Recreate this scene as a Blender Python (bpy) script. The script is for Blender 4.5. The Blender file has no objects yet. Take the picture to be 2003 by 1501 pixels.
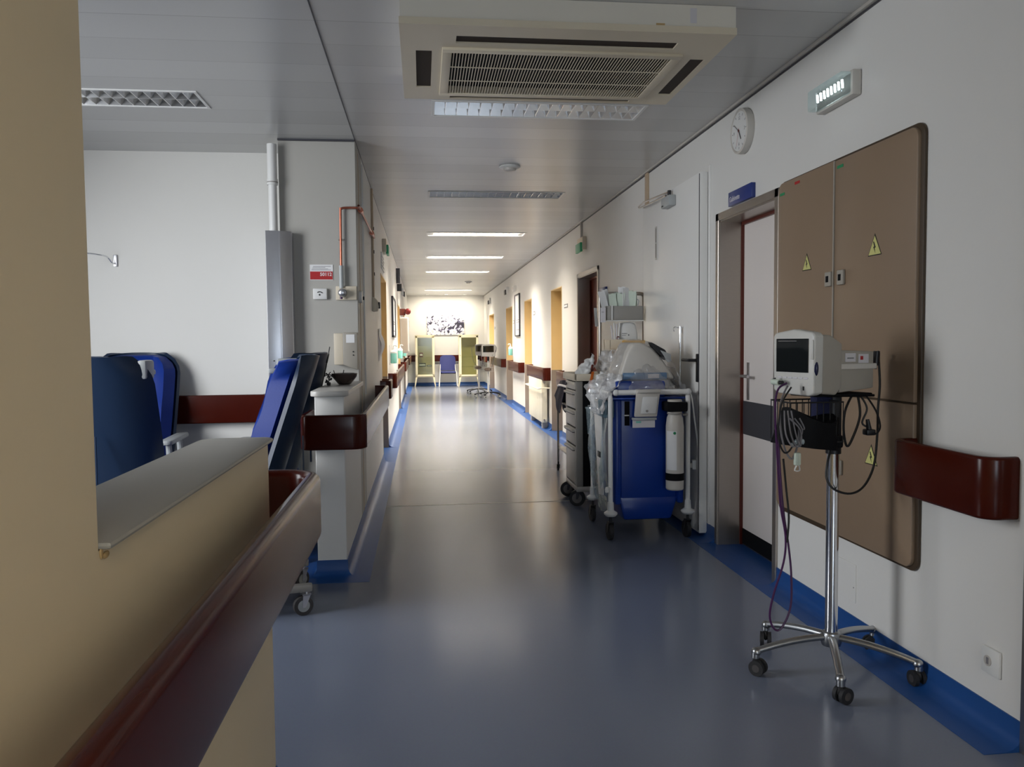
import bpy, bmesh, math, random
from mathutils import Vector, Matrix, noise
PI = math.pi
random.seed(7)
S = bpy.context.scene
COL = S.collection

# ------------------------------------------------------------------ camera
YAW, PITCH, ROLL, FPX, CAMZ = 0.1107, -0.0526, -0.0092, 1569.6, 1.4
_f = Vector((math.sin(YAW)*math.cos(PITCH), math.cos(YAW)*math.cos(PITCH), math.sin(PITCH)))
_r0 = Vector((math.cos(YAW), -math.sin(YAW), 0)); _u0 = _r0.cross(_f)
_r = math.cos(ROLL)*_r0 + math.sin(ROLL)*_u0; _u = -math.sin(ROLL)*_r0 + math.cos(ROLL)*_u0
cd = bpy.data.cameras.new('camera'); cam = bpy.data.objects.new('camera', cd); COL.objects.link(cam)
cd.sensor_width = 36; cd.lens = FPX/2003*36; cd.clip_start = 0.02; cd.clip_end = 200
cam.matrix_world = Matrix(((_r.x, _u.x, -_f.x, 0), (_r.y, _u.y, -_f.y, 0), (_r.z, _u.z, -_f.z, CAMZ), (0, 0, 0, 1)))
S.camera = cam

# ------------------------------------------------------------------ world, colour, lights
S.view_settings.view_transform = 'Standard'; S.view_settings.look = 'None'
S.view_settings.gamma = 1; S.view_settings.use_curve_mapping = False
S.view_settings.exposure = 0.0
w = bpy.data.worlds.new('world'); S.world = w; w.use_nodes = True
w.node_tree.nodes['Background'].inputs[0].default_value = (0.55, 0.68, 0.9, 1)
w.node_tree.nodes['Background'].inputs[1].default_value = 0.05
ROOM_WINDOW_W = 228      # daylight through the windows of the side room
END_FILL_W = 75       # soft fill from an unseen window added behind the viewpoint
TUBE_W = 165             # each burning ceiling luminaire
LAST_TUBE_W = 170
DOWN_W = 15
NEAR_FILL_W = 66       # warm fill lamp added behind the viewpoint for the near wall

def area(name, loc, direction, sx, sy, power, color, spread=180, parent=None):
    l = bpy.data.lights.new(name, 'AREA'); l.shape = 'RECTANGLE'; l.size = sx; l.size_y = sy
    l.energy = power; l.color = color; l.spread = math.radians(spread)
    o = bpy.data.objects.new(name, l); COL.objects.link(o); o.location = loc
    o.rotation_euler = Vector(direction).to_track_quat('-Z', 'Y').to_euler()
    if parent: o.parent = parent
    return o

# ------------------------------------------------------------------ materials
MATS = {}
def mat(name, color, rough=0.5, metal=0.0, noise_amt=0.0, noise_scale=8.0, bump=0.0, bump_scale=60.0, coat=0.0,
        spec=0.5, emit=None, emit_s=0.0, alpha=None, trans=0.0, ior=1.45, stretch=None):
    if name in MATS: return MATS[name]
    m = bpy.data.materials.new(name); m.use_nodes = True; nt = m.node_tree; b = nt.nodes['Principled BSDF']
    b.inputs['Base Color'].default_value = (*color, 1); b.inputs['Roughness'].default_value = rough
    b.inputs['Metallic'].default_value = metal; b.inputs['Specular IOR Level'].default_value = spec
    b.inputs['Coat Weight'].default_value = coat; b.inputs['IOR'].default_value = ior
    b.inputs['Transmission Weight'].default_value = trans
    if alpha is not None: b.inputs['Alpha'].default_value = alpha
    if emit: b.inputs['Emission Color'].default_value = (*emit, 1); b.inputs['Emission Strength'].default_value = emit_s
    tc = nt.nodes.new('ShaderNodeTexCoord'); src = tc.outputs['Object']
    if stretch:
        mp = nt.nodes.new('ShaderNodeMapping'); mp.inputs['Scale'].default_value = stretch
        nt.links.new(src, mp.inputs['Vector']); src = mp.outputs['Vector']
    if noise_amt:
        n = nt.nodes.new('ShaderNodeTexNoise'); n.inputs['Scale'].default_value = noise_scale; n.inputs['Detail'].default_value = 5
        nt.links.new(src, n.inputs['Vector'])
        mx = nt.nodes.new('ShaderNodeMix'); mx.data_type = 'RGBA'
        mx.inputs[6].default_value = (*[max(0, c*(1-noise_amt)) for c in color], 1)
        mx.inputs[7].default_value = (*[min(1, c*(1+noise_amt)) for c in color], 1)
        nt.links.new(n.outputs['Fac'], mx.inputs[0]); nt.links.new(mx.outputs[2], b.inputs['Base Color'])
    if bump:
        n2 = nt.nodes.new('ShaderNodeTexNoise'); n2.inputs['Scale'].default_value = bump_scale; n2.inputs['Detail'].default_value = 3
        nt.links.new(src, n2.inputs['Vector'])
        bp = nt.nodes.new('ShaderNodeBump'); bp.inputs['Strength'].default_value = bump; bp.inputs['Distance'].default_value = 0.01
        nt.links.new(n2.outputs['Fac'], bp.inputs['Height']); nt.links.new(bp.outputs[0], b.inputs['Normal'])
    MATS[name] = m
    return m

wall_m = mat('wall paint', (0.74, 0.73, 0.70), 0.45, noise_amt=0.035, noise_scale=1.3, bump=0.06, bump_scale=45)
walltan = mat('near wall paint', (0.76, 0.64, 0.43), 0.5, noise_amt=0.04, noise_scale=2, bump=0.05, bump_scale=40)
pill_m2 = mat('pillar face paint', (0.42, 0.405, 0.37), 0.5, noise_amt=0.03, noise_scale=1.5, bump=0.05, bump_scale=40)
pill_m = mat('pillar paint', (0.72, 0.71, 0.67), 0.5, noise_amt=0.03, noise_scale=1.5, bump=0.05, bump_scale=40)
counter_m = mat('counter laminate', (0.60, 0.58, 0.54), 0.35, noise_amt=0.05, noise_scale=5)
blue_vinyl = mat('blue vinyl', (0.010, 0.065, 0.24), 0.42, noise_amt=0.08, noise_scale=6)
brown = mat('brown rail plastic', (0.055, 0.007, 0.003), 0.22, noise_amt=0.12, noise_scale=9, spec=0.25)
steel = mat('brushed steel', (0.42, 0.38, 0.34), 0.3, metal=0.85, noise_amt=0.06, noise_scale=30, stretch=(1, 1, 12))
steelpol = mat('polished steel', (0.66, 0.66, 0.69), 0.34, metal=1.0, noise_amt=0.04, noise_scale=30)
chrome = mat('chrome', (0.75, 0.76, 0.78), 0.12, metal=1.0)
alu = mat('cast aluminium', (0.42, 0.43, 0.44), 0.32, metal=1.0, noise_amt=0.05, noise_scale=40)
taupe = mat('taupe enamel', (0.27, 0.19, 0.125), 0.42, noise_amt=0.04, noise_scale=3, bump=0.02)
doorwhite = mat('grey white laminate', (0.80, 0.74, 0.70), 0.38, noise_amt=0.025, noise_scale=4)
firewhite = mat('white door enamel', (0.82, 0.81, 0.78), 0.28, noise_amt=0.03, noise_scale=2)
yellow = mat('ochre yellow paint', (0.76, 0.56, 0.27), 0.42, noise_amt=0.05, noise_scale=6)
greybrown = mat('grey brown kick panel', (0.30, 0.25, 0.21), 0.4, noise_amt=0.05, noise_scale=10)
darkgrey = mat('dark grey laminate', (0.05, 0.05, 0.06), 0.45)
black = mat('black plastic', (0.012, 0.012, 0.014), 0.4, noise_amt=0.1, noise_scale=30)
blackm = mat('matt black', (0.006, 0.006, 0.007), 0.7, spec=0.15)
rubber = mat('rubber', (0.02, 0.02, 0.022), 0.65, noise_amt=0.2, noise_scale=40)
greyrub = mat('grey tyre', (0.06, 0.055, 0.055), 0.6)
darkred = mat('dark red wood', (0.11, 0.018, 0.01), 0.4, noise_amt=0.1, noise_scale=10, stretch=(8, 8, 1))
white = mat('white plastic', (0.72, 0.72, 0.70), 0.35, noise_amt=0.03, noise_scale=8)
whitem = mat('white enamel tube', (0.82, 0.82, 0.80), 0.3, noise_amt=0.03, noise_scale=8)
cream = mat('cream plastic', (0.68, 0.60, 0.47), 0.45, noise_amt=0.05, noise_scale=5, bump=0.02)
creamgl = mat('cream enamel', (0.80, 0.74, 0.52), 0.3, noise_amt=0.03)
radm = mat('radiator enamel', (0.80, 0.76, 0.62), 0.35, noise_amt=0.04)
monm = mat('monitor casing', (0.60, 0.59, 0.55), 0.4, noise_amt=0.04, noise_scale=12)
mongrey = mat('warm grey casing', (0.36, 0.33, 0.28), 0.45, noise_amt=0.04, noise_scale=12)
bluepl = mat('blue plastic', (0.004, 0.038, 0.27), 0.28, noise_amt=0.08, noise_scale=4, bump=0.03, bump_scale=10)
bluefab = mat('blue vinyl upholstery', (0.002, 0.024, 0.20), 0.5, spec=0.25, noise_amt=0.1, noise_scale=6, bump=0.06, bump_scale=90)
blueshell = mat('blue grey shell', (0.006, 0.020, 0.052), 0.4, noise_amt=0.08, noise_scale=5)
greypl = mat('light grey plastic', (0.40, 0.42, 0.42), 0.4, noise_amt=0.05)
midgrey = mat('mid grey enamel', (0.30, 0.285, 0.26), 0.4, noise_amt=0.05)
lightgrey = mat('light grey enamel', (0.50, 0.47, 0.43), 0.38, noise_amt=0.04)
copper = mat('copper pipe', (0.36, 0.12, 0.075), 0.35, metal=0.8, noise_amt=0.15, noise_scale=20)
tanp = mat('tan conduit', (0.50, 0.38, 0.26), 0.45, noise_amt=0.06)
redpaint = mat('red paint', (0.42, 0.02, 0.02), 0.4)
reddark = mat('dark red bell', (0.14, 0.012, 0.012), 0.4)
navy = mat('navy fabric', (0.012, 0.015, 0.06), 0.8, bump=0.2, bump_scale=50)
signblue = mat('sign blue', (0.02, 0.04, 0.20), 0.3)
signyel = mat('warning yellow', (0.62, 0.60, 0.22), 0.45)
green = mat('exit green', (0.01, 0.16, 0.07), 0.4, emit=(0.02, 0.3, 0.12), emit_s=0.1)
greendk = mat('green sticker', (0.02, 0.25, 0.10), 0.5)
orange = mat('orange plastic', (0.70, 0.16, 0.02), 0.4)
yelpl = mat('yellow plastic', (0.80, 0.42, 0.03), 0.4)
paper = mat('white paper', (0.78, 0.78, 0.78), 0.6)
papert = mat('bluish label paper', (0.62, 0.60, 0.62), 0.6)
grnpaper = mat('pale green packet', (0.58, 0.66, 0.56), 0.5, noise_amt=0.08, noise_scale=20)
teal = mat('teal gel', (0.28, 0.70, 0.60), 0.15, trans=0.2)
screen = mat('dark screen', (0.012, 0.014, 0.014), 0.06, coat=0.4)
brownglass = mat('smoked bowl glass', (0.10, 0.07, 0.06), 0.12, trans=0.35)
text_w = mat('white lettering', (0.75, 0.72, 0.72), 0.5)
text_g = mat('grey lettering', (0.20, 0.19, 0.20), 0.6)
text_k = mat('black lettering', (0.01, 0.01, 0.01), 0.5)
purple = mat('purple hose', (0.06, 0.014, 0.075), 0.4)
greyhose = mat('grey hose', (0.20, 0.19, 0.20), 0.4)
louver_m = mat('louvre aluminium', (0.86, 0.87, 0.88), 0.18, metal=0.9)
tube_on = mat('burning tube', (1, 1, 1), 0.5, emit=(1.0, 0.93, 0.82), emit_s=4)
tube_off = mat('unlit tube', (0.55, 0.57, 0.6), 0.3)
led_m = mat('led strip', (1, 1, 1), 0.5, emit=(0.9, 0.97, 1.0), emit_s=5)
tanbit = mat('tan filler', (0.50, 0.34, 0.15), 0.8)
dark_hole = mat('opening shade', (0.03, 0.018, 0.01), 0.7)  # near-black colour standing in for the shade inside the air conditioner
acf = mat('cream housing enamel', (0.74, 0.70, 0.61), 0.42, noise_amt=0.04, noise_scale=3)
acm = mat('aged cream plastic', (0.70, 0.62, 0.47), 0.42, noise_amt=0.08, noise_scale=3)
oldwhite = mat('aged white plastic', (0.58, 0.55, 0.50), 0.42, noise_amt=0.05, noise_scale=5)

def glass_mat(name, tint=(1, 1, 1), fac=0.15, rough=0.03, diff=None):
    m = bpy.data.materials.new(name); m.use_nodes = True; nt = m.node_tree; nt.nodes.clear()
    out = nt.nodes.new('ShaderNodeOutputMaterial'); tr = nt.nodes.new('ShaderNodeBsdfTransparent'); gl = nt.nodes.new('ShaderNodeBsdfGlossy')
    tr.inputs[0].default_value = (*tint, 1); gl.inputs['Roughness'].default_value = rough
    mx = nt.nodes.new('ShaderNodeMixShader'); mx.inputs[0].default_value = fac
    nt.links.new(tr.outputs[0], mx.inputs[1]); nt.links.new(gl.outputs[0], mx.inputs[2]); last = mx.outputs[0]
    if diff:
        df = nt.nodes.new('ShaderNodeBsdfDiffuse'); df.inputs[0].default_value = (*diff[:3], 1)
        m2 = nt.nodes.new('ShaderNodeMixShader')
        tcn = nt.nodes.new('ShaderNodeTexCoord'); nz = nt.nodes.new('ShaderNodeTexNoise'); nz.inputs['Scale'].default_value = 14
        rp = nt.nodes.new('ShaderNodeMapRange'); rp.inputs[1].default_value = 0.3; rp.inputs[2].default_value = 0.7
        rp.inputs[3].default_value = diff[3]*0.5; rp.inputs[4].default_value = min(1, diff[3]*1.5)
        nt.links.new(tcn.outputs['Object'], nz.inputs['Vector']); nt.links.new(nz.outputs['Fac'], rp.inputs[0]); nt.links.new(rp.outputs[0], m2.inputs[0])
        nt.links.new(last, m2.inputs[1]); nt.links.new(df.outputs[0], m2.inputs[2]); last = m2.outputs[0]
    nt.links.new(last, out.inputs[0]); MATS[name] = m; return m
pane_m = glass_mat('cabinet glass', (0.93, 0.95, 0.85), 0.04, 0.1)
wrap_m = glass_mat('crinkled clear plastic', (0.95, 0.95, 0.96), 0.16, 0.14, (0.74, 0.73, 0.71, 0.17))
bag_m = glass_mat('thin white plastic', (0.95, 0.95, 0.96), 0.15, 0.2, (0.8, 0.79, 0.78, 0.75))
clear_m = glass_mat('clear plastic', (0.86, 0.93, 0.95), 0.18, 0.1, (0.55, 0.65, 0.68, 0.3))
lens_m = glass_mat('lamp cover', (0.9, 0.97, 0.97), 0.2, 0.08, (0.7, 0.8, 0.8, 0.2))

def floor_mat():
    m = bpy.data.materials.new('vinyl floor'); m.use_nodes = True; nt = m.node_tree; b = nt.nodes['Principled BSDF']
    tc = nt.nodes.new('ShaderNodeTexCoord')
    n = nt.nodes.new('ShaderNodeTexNoise'); n.inputs['Scale'].default_value = 1.2; n.inputs['Detail'].default_value = 1
    nt.links.new(tc.outputs['Object'], n.inputs['Vector'])
    r = nt.nodes.new('ShaderNodeValToRGB'); r.color_ramp.elements[0].position = 0.3; r.color_ramp.elements[1].position = 0.72
    r.color_ramp.elements[0].color = (0.155, 0.180, 0.245, 1); r.color_ramp.elements[1].color = (0.166, 0.191, 0.256, 1)
    nt.links.new(n.outputs['Fac'], r.inputs[0])
    n2 = nt.nodes.new('ShaderNodeTexNoise'); n2.inputs['Scale'].default_value = 130; n2.inputs['Detail'].default_value = 2
    nt.links.new(tc.outputs['Object'], n2.inputs['Vector'])
    mx = nt.nodes.new('ShaderNodeMix'); mx.data_type = 'RGBA'; mx.blend_type = 'MULTIPLY'; mx.inputs[0].default_value = 0.12
    nt.links.new(r.outputs[0], mx.inputs[6]); nt.links.new(n2.outputs['Color'], mx.inputs[7]); nt.links.new(mx.outputs[2], b.inputs['Base Color'])
    n3 = nt.nodes.new('ShaderNodeTexNoise'); n3.inputs['Scale'].default_value = 2.2; n3.inputs['Detail'].default_value = 4
    nt.links.new(tc.outputs['Object'], n3.inputs['Vector'])
    mr = nt.nodes.new('ShaderNodeMapRange'); mr.inputs[1].default_value = 0.3; mr.inputs[2].default_value = 0.7; mr.inputs[3].default_value = 0.24; mr.inputs[4].default_value = 0.31
    b.inputs['Roughness'].default_value = 0.18; b.inputs['Specular IOR Level'].default_value = 0.30
    bp = nt.nodes.new('ShaderNodeBump'); bp.inputs['Strength'].default_value = 0.03; bp.inputs['Distance'].default_value = 0.01
    n4 = nt.nodes.new('ShaderNodeTexNoise'); n4.inputs['Scale'].default_value = 3; n4.inputs['Detail'].default_value = 0
    nt.links.new(tc.outputs['Object'], n4.inputs['Vector']); nt.links.new(n4.outputs['Fac'], bp.inputs['Height']); nt.links.new(bp.outputs[0], b.inputs['Normal'])
    return m
def ceil_mat():
    # metal planks laid across the corridor, a fine shadow gap every 0.297 m
    m = bpy.data.materials.new('ceiling planks'); m.use_nodes = True; nt = m.node_tree; b = nt.nodes['Principled BSDF']
    tc = nt.nodes.new('ShaderNodeTexCoord'); sp = nt.nodes.new('ShaderNodeSeparateXYZ'); nt.links.new(tc.outputs['Object'], sp.inputs[0])
    def mth(op, a, c=None):
        k = nt.nodes.new('ShaderNodeMath'); k.operation = op
        for i, v in enumerate((a, c)):
            if v is None: continue
            if isinstance(v, (int, float)): k.inputs[i].default_value = v
            else: nt.links.new(v, k.inputs[i])
        return k.outputs[0]
    y = mth('ADD', sp.outputs['Y'], 100*0.297-5.03); q = mth('DIVIDE', y, 0.297); fr = mth('FRACT', q); idx = mth('FLOOR', q)
    d = mth('MULTIPLY', mth('MINIMUM', fr, mth('SUBTRACT', 1.0, fr)), 0.297)
    gap = mth('LESS_THAN', d, 0.0022)
    wn = nt.nodes.new('ShaderNodeTexWhiteNoise'); wn.noise_dimensions = '1D'; nt.links.new(idx, wn.inputs['W'])
    tone = mth('ADD', mth('MULTIPLY', wn.outputs['Value'], 0.05), 0.0)
    depth = mth('ADD', mth('MULTIPLY', wn.outputs['Value'], 0.8), 0.2)
    cr = nt.nodes.new('ShaderNodeMix'); cr.data_type = 'RGBA'; cr.inputs[6].default_value = (0.49, 0.49, 0.48, 1); cr.inputs[7].default_value = (0.56, 0.56, 0.55, 1)
    nt.links.new(wn.outputs['Value'], cr.inputs[0])
    mx = nt.nodes.new('ShaderNodeMix'); mx.data_type = 'RGBA'; mx.inputs[7].default_value = (0.10, 0.09, 0.085, 1)
    nt.links.new(mth('MULTIPLY', gap, depth), mx.inputs[0]); nt.links.new(cr.outputs[2], mx.inputs[6]); nt.links.new(mx.outputs[2], b.inputs['Base Color'])
    b.inputs['Roughness'].default_value = 0.3; b.inputs['Metallic'].default_value = 0.15
    nz = nt.nodes.new('ShaderNodeTexNoise'); nz.inputs['Scale'].default_value = 1.5; nt.links.new(tc.outputs['Object'], nz.inputs['Vector'])
    bp = nt.nodes.new('ShaderNodeBump'); bp.inputs['Strength'].default_value = 0.15; bp.inputs['Distance'].default_value = 0.02
    hh = mth('ADD', mth('MULTIPLY', gap, -0.15), mth('MULTIPLY', nz.outputs['Fac'], 0.25))
    nt.links.new(hh, bp.inputs['Height']); nt.links.new(bp.outputs[0], b.inputs['Normal'])
    return m
def mural_mat():
    m = bpy.data.materials.new('abstract mural'); m.use_nodes = True; nt = m.node_tree; b = nt.nodes['Principled BSDF']
    tc = nt.nodes.new('ShaderNodeTexCoord'); n = nt.nodes.new('ShaderNodeTexNoise'); n.inputs['Scale'].default_value = 5.5; n.inputs['Detail'].default_value = 2.5
    n.inputs['Distortion'].default_value = 1.6
    nt.links.new(tc.outputs['Object'], n.inputs['Vector'])
    r = nt.nodes.new('ShaderNodeValToRGB'); e = r.color_ramp.elements
    e[0].position = 0.40; e[0].color = (0.03, 0.03, 0.05, 1); e[1].position = 0.47; e[1].color = (0.75, 0.75, 0.78, 1)
    k = e.new(0.43); k.color = (0.16, 0.15, 0.3, 1); k = e.new(0.6); k.color = (0.8, 0.8, 0.8, 1); k = e.new(0.63); k.color = (0.1, 0.1, 0.12, 1); k = e.new(0.66); k.color = (0.8, 0.8, 0.8, 1)
    nt.links.new(n.outputs['Fac'], r.inputs[0]); nt.links.new(r.outputs[0], b.inputs['Base Color']); b.inputs['Roughness'].default_value = 0.6
    return m
floor_m, ceil_m, mural_m = floor_mat(), ceil_mat(), mural_mat()

# ------------------------------------------------------------------ mesh helpers
ROOTM = {}
class MB:
    def __init__(s): s.bm = bmesh.new(); s.mats = []
    def _add(s, t, m, M=None):
        if m not in s.mats: s.mats.append(m)
        i = s.mats.index(m)
        for f in t.faces: f.material_index = i
        if M is not None: t.transform(M)
        me = bpy.data.meshes.new('t'); t.to_mesh(me); t.free(); s.bm.from_mesh(me); bpy.data.meshes.remove(me)
        return s
    def box(s, x0, x1, y0, y1, z0, z1, m, bev=0, seg=2, M=None):
        t = bmesh.new(); bmesh.ops.create_cube(t, size=1)
        for v in t.verts: v.co = Vector(((x0+x1)/2 + v.co.x*abs(x1-x0), (y0+y1)/2 + v.co.y*abs(y1-y0), (z0+z1)/2 + v.co.z*abs(z1-z0)))
        if bev: bmesh.ops.bevel(t, geom=t.edges[:], offset=bev, segments=seg, affect='EDGES', profile=0.5)
        return s._add(t, m, M)
    def cyl(s, p0, p1, r, m, r2=None, seg=20, M=None):
        p0, p1 = Vector(p0), Vector(p1); d = p1-p0; t = bmesh.new()
        bmesh.ops.create_cone(t, cap_ends=True, segments=seg, radius1=r, radius2=r if r2 is None else r2, depth=d.length)
        T = Matrix.Translation((p0+p1)/2) @ d.to_track_quat('Z', 'Y').to_matrix().to_4x4()
        t.transform(T); return s._add(t, m, M)
    def sphere(s, c, r, m, sc=(1, 1, 1), seg=16, M=None):
        t = bmesh.new(); bmesh.ops.create_uvsphere(t, u_segments=seg, v_segments=max(6, seg//2), radius=r)
        for v in t.verts: v.co = Vector((c[0]+v.co.x*sc[0], c[1]+v.co.y*sc[1], c[2]+v.co.z*sc[2]))
        return s._add(t, m, M)
    def tube(s, pts, r, m, seg=10, smooth=0, M=None, closed=False):
        pts = [Vector(p) for p in pts]
        if smooth:
            out = []; n = len(pts); rng = range(n if closed else n-1)
            for i in rng:
                if closed: a, b, c, d = pts[(i-1) % n], pts[i], pts[(i+1) % n], pts[(i+2) % n]
                else: a, b, c, d = pts[max(i-1, 0)], pts[i], pts[i+1], pts[min(i+2, n-1)]
                for k in range(smooth):
                    t = k/smooth
                    out.append(0.5*((2*b)+(c-a)*t+(2*a-5*b+4*c-d)*t*t+(3*b-a-3*c+d)*t**3))
            if not closed: out.append(pts[-1])
            pts = out
        n = len(pts); t = bmesh.new(); rings = []; up = None
        for i, p in enumerate(pts):
            a = pts[(i-1) % n] if (closed or i > 0) else p; c = pts[(i+1) % n] if (closed or i < n-1) else p
            d = (c-a).normalized()
            if up is None:
                up = Vector((0, 0, 1)) if abs(d.z) < 0.9 else Vector((1, 0, 0))
            side = d.cross(up)
            if side.length < 1e-5: side = d.orthogonal()
            side.normalize(); up = side.cross(d).normalized()
            rings.append([t.verts.new(p + r*(math.cos(k/seg*2*PI)*side + math.sin(k/seg*2*PI)*up)) for k in range(seg)])
        for i in range(n if closed else n-1):
            A, B = rings[i], rings[(i+1) % n]
            for k in range(seg): t.faces.new((A[k], A[(k+1) % seg], B[(k+1) % seg], B[k]))
        if not closed: t.faces.new(rings[0][::-1]); t.faces.new(rings[-1])
        bmesh.ops.recalc_face_normals(t, faces=t.faces[:])
        return s._add(t, m, M)
    def prism(s, poly, axis, a, b, m, bev=0, seg=2, M=None):
        # poly: 2D points; axis x -> (y,z), y -> (x,z), z -> (x,y)
        def P(u, v, w_): return {'x': (w_, u, v), 'y': (u, w_, v), 'z': (u, v, w_)}[axis]
        t = bmesh.new(); A = [t.verts.new(P(u, v, a)) for u, v in poly]; B = [t.verts.new(P(u, v, b)) for u, v in poly]
        t.faces.new(A); t.faces.new(B[::-1]); n = len(poly)
        for i in range(n): t.faces.new((A[i], B[i], B[(i+1) % n], A[(i+1) % n]))
        bmesh.ops.recalc_face_normals(t, faces=t.faces[:])
        if bev: bmesh.ops.bevel(t, geom=t.edges[:], offset=bev, segments=seg, affect='EDGES', profile=0.5)
        return s._add(t, m, M)
    def lathe(s, prof, c, m, seg=28, M=None):
        t = bmesh.new(); rings = []
        for r, z in prof:
            rings.append([t.verts.new((c[0]+r*math.cos(k/seg*2*PI), c[1]+r*math.sin(k/seg*2*PI), c[2]+z)) for k in range(seg)] if r > 1e-6 else [t.verts.new((c[0], c[1], c[2]+z))])
        for A, B in zip(rings, rings[1:]):
            for k in range(seg):
                if len(A) == 1 and len(B) == 1: break
                if len(A) == 1: t.faces.new((A[0], B[k], B[(k+1) % seg]))
                elif len(B) == 1: t.faces.new((A[k], A[(k+1) % seg], B[0]))
                else: t.faces.new((A[k], A[(k+1) % seg], B[(k+1) % seg], B[k]))
        bmesh.ops.recalc_face_normals(t, faces=t.faces[:])
        return s._add(t, m, M)
    def sweep(s, path, prof, m, closed=False, M=None):
        # path in plan (x,y); prof = closed polygon of (offset to the left of travel, z)
        t = bmesh.new(); n = len(path); rings = []
        P = [Vector(p) for p in path]
        for i, p in enumerate(P):
            a = P[i-1] if (closed or i > 0) else None; c = P[(i+1) % n] if (closed or i < n-1) else None
            d1 = (p-a).normalized() if a is not None else (c-p).normalized(); d2 = (c-p).normalized() if c is not None else d1
            n1 = Vector((-d1.y, d1.x)); n2 = Vector((-d2.y, d2.x)); nn = (n1+n2).normalized(); k = 1/max(0.35, nn.dot(n1))
            rings.append([t.verts.new((p.x+nn.x*o*k, p.y+nn.y*o*k, z)) for o, z in prof])
        q = len(prof)
        for i in range(n if closed else n-1):
            A, B = rings[i], rings[(i+1) % n]
            for k in range(q): t.faces.new((A[k], A[(k+1) % q], B[(k+1) % q], B[k]))
        if not closed: t.faces.new(rings[0][::-1]); t.faces.new(rings[-1])
        bmesh.ops.recalc_face_normals(t, faces=t.faces[:])
        return s._add(t, m, M)
    def grid(s, fn, nu, nv, m, thick=0, M=None):
        t = bmesh.new(); V = [[t.verts.new(fn(i/nu, j/nv)) for j in range(nv+1)] for i in range(nu+1)]
        for i in range(nu):
            for j in range(nv): t.faces.new((V[i][j], V[i+1][j], V[i+1][j+1], V[i][j+1]))
        if thick:
            t.normal_update(); bmesh.ops.solidify(t, geom=t.faces[:], thickness=thick)
        return s._add(t, m, M)
    def panel(s, axis, c, u0, u1, v0, v1, holes, thick, m):
        # slab perpendicular to axis at c (thickness goes to c+thick) with rectangular holes (u0,u1,v0,v1)
        us = sorted({u0, u1, *[h[0] for h in holes], *[h[1] for h in holes]}); vs = sorted({v0, v1, *[h[2] for h in holes], *[h[3] for h in holes]})
        us = [u for u in us if u0 <= u <= u1]; vs = [v for v in vs if v0 <= v <= v1]
        def P(u, v, w_): return {'x': (w_, u, v), 'y': (u, w_, v), 'z': (u, v, w_)}[axis]
        t = bmesh.new(); cache = {}
        def V(u, v, w_):
            k = (u, v, w_)
            if k not in cache: cache[k] = t.verts.new(P(u, v, w_))
            return cache[k]
        solid = set()
        for i in range(len(us)-1):
            for j in range(len(vs)-1):
                cu, cv = (us[i]+us[i+1])/2, (vs[j]+vs[j+1])/2
                if not any(h[0] < cu < h[1] and h[2] < cv < h[3] for h in holes): solid.add((i, j))
        for (i, j) in solid:
            a, b, d, e = us[i], us[i+1], vs[j], vs[j+1]
            for w_ in (c, c+thick): t.faces.new((V(a, d, w_), V(b, d, w_), V(b, e, w_), V(a, e, w_)))
            for (ni, nj, p, q) in ((i-1, j, (a, d), (a, e)), (i+1, j, (b, d), (b, e)), (i, j-1, (a, d), (b, d)), (i, j+1, (a, e), (b, e))):
                if (ni, nj) not in solid: t.faces.new((V(*p, c), V(*q, c), V(*q, c+thick), V(*p, c+thick)))
        bmesh.ops.recalc_face_normals(t, faces=t.faces[:])
        return s._add(t, m)
    def text(s, body, size, M, m, bold=0.0, align='CENTER', depth=0.0004):
        cu = bpy.data.curves.new('txt', 'FONT'); cu.body = body; cu.size = size; cu.align_x = align; cu.align_y = 'CENTER'
        cu.extrude = depth; cu.offset = bold
        o = bpy.data.objects.new('txt', cu); COL.objects.link(o)
        dg = bpy.context.evaluated_depsgraph_get(); me = bpy.data.meshes.new_from_object(o.evaluated_get(dg))
        t = bmesh.new(); t.from_mesh(me); bpy.data.objects.remove(o); bpy.data.curves.remove(cu); bpy.data.meshes.remove(me)
        return s._add(t, m, M)
    def build(s, name, parent=None, label=None, cat=None, group=None, kind=None, angle=35):
        me = bpy.data.meshes.new(name); s.bm.normal_update(); s.bm.to_mesh(me); s.bm.free()
        for m in s.mats: me.materials.append(m)
        for p in me.polygons: p.use_smooth = True
        me.set_sharp_from_angle(angle=math.radians(angle))
        o = bpy.data.objects.new(name, me); COL.objects.link(o)
        if parent:
            root = parent
            while root.parent: root = root.parent
            me.transform(ROOTM[root.name].inverted()); o.parent = parent
        elif kind != 'structure':
            xs = [v.co for v in me.vertices]
            c = Vector(((min(v.x for v in xs)+max(v.x for v in xs))/2, (min(v.y for v in xs)+max(v.y for v in xs))/2, min(v.z for v in xs)))
            me.transform(Matrix.Translation(-c)); o.location = c; ROOTM[o.name] = Matrix.Translation(c)
        else: ROOTM[o.name] = Matrix.Identity(4)
        if label: o['label'] = label
        if cat: o['category'] = cat
        if group: o['group'] = group
        if kind: o['kind'] = kind
        return o
def thing(name, label, cat, loc=(0, 0, 0), rz=0, group=None, kind=None):
    o = bpy.data.objects.new(name, None); COL.objects.link(o); o.empty_display_size = 0.1
    o.location = loc; o.rotation_euler = (0, 0, rz); o['label'] = label; o['category'] = cat
    ROOTM[o.name] = Matrix.Translation(loc) @ Matrix.Rotation(rz, 4, 'Z')
    if group: o['group'] = group
    if kind: o['kind'] = kind
    return o
def copy_tree(o, parent=None):
    c = o.copy(); COL.objects.link(c); c.parent = parent
    for ch in [k for k in bpy.data.objects if k.parent == o]: copy_tree(ch, c)
    return c
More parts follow.
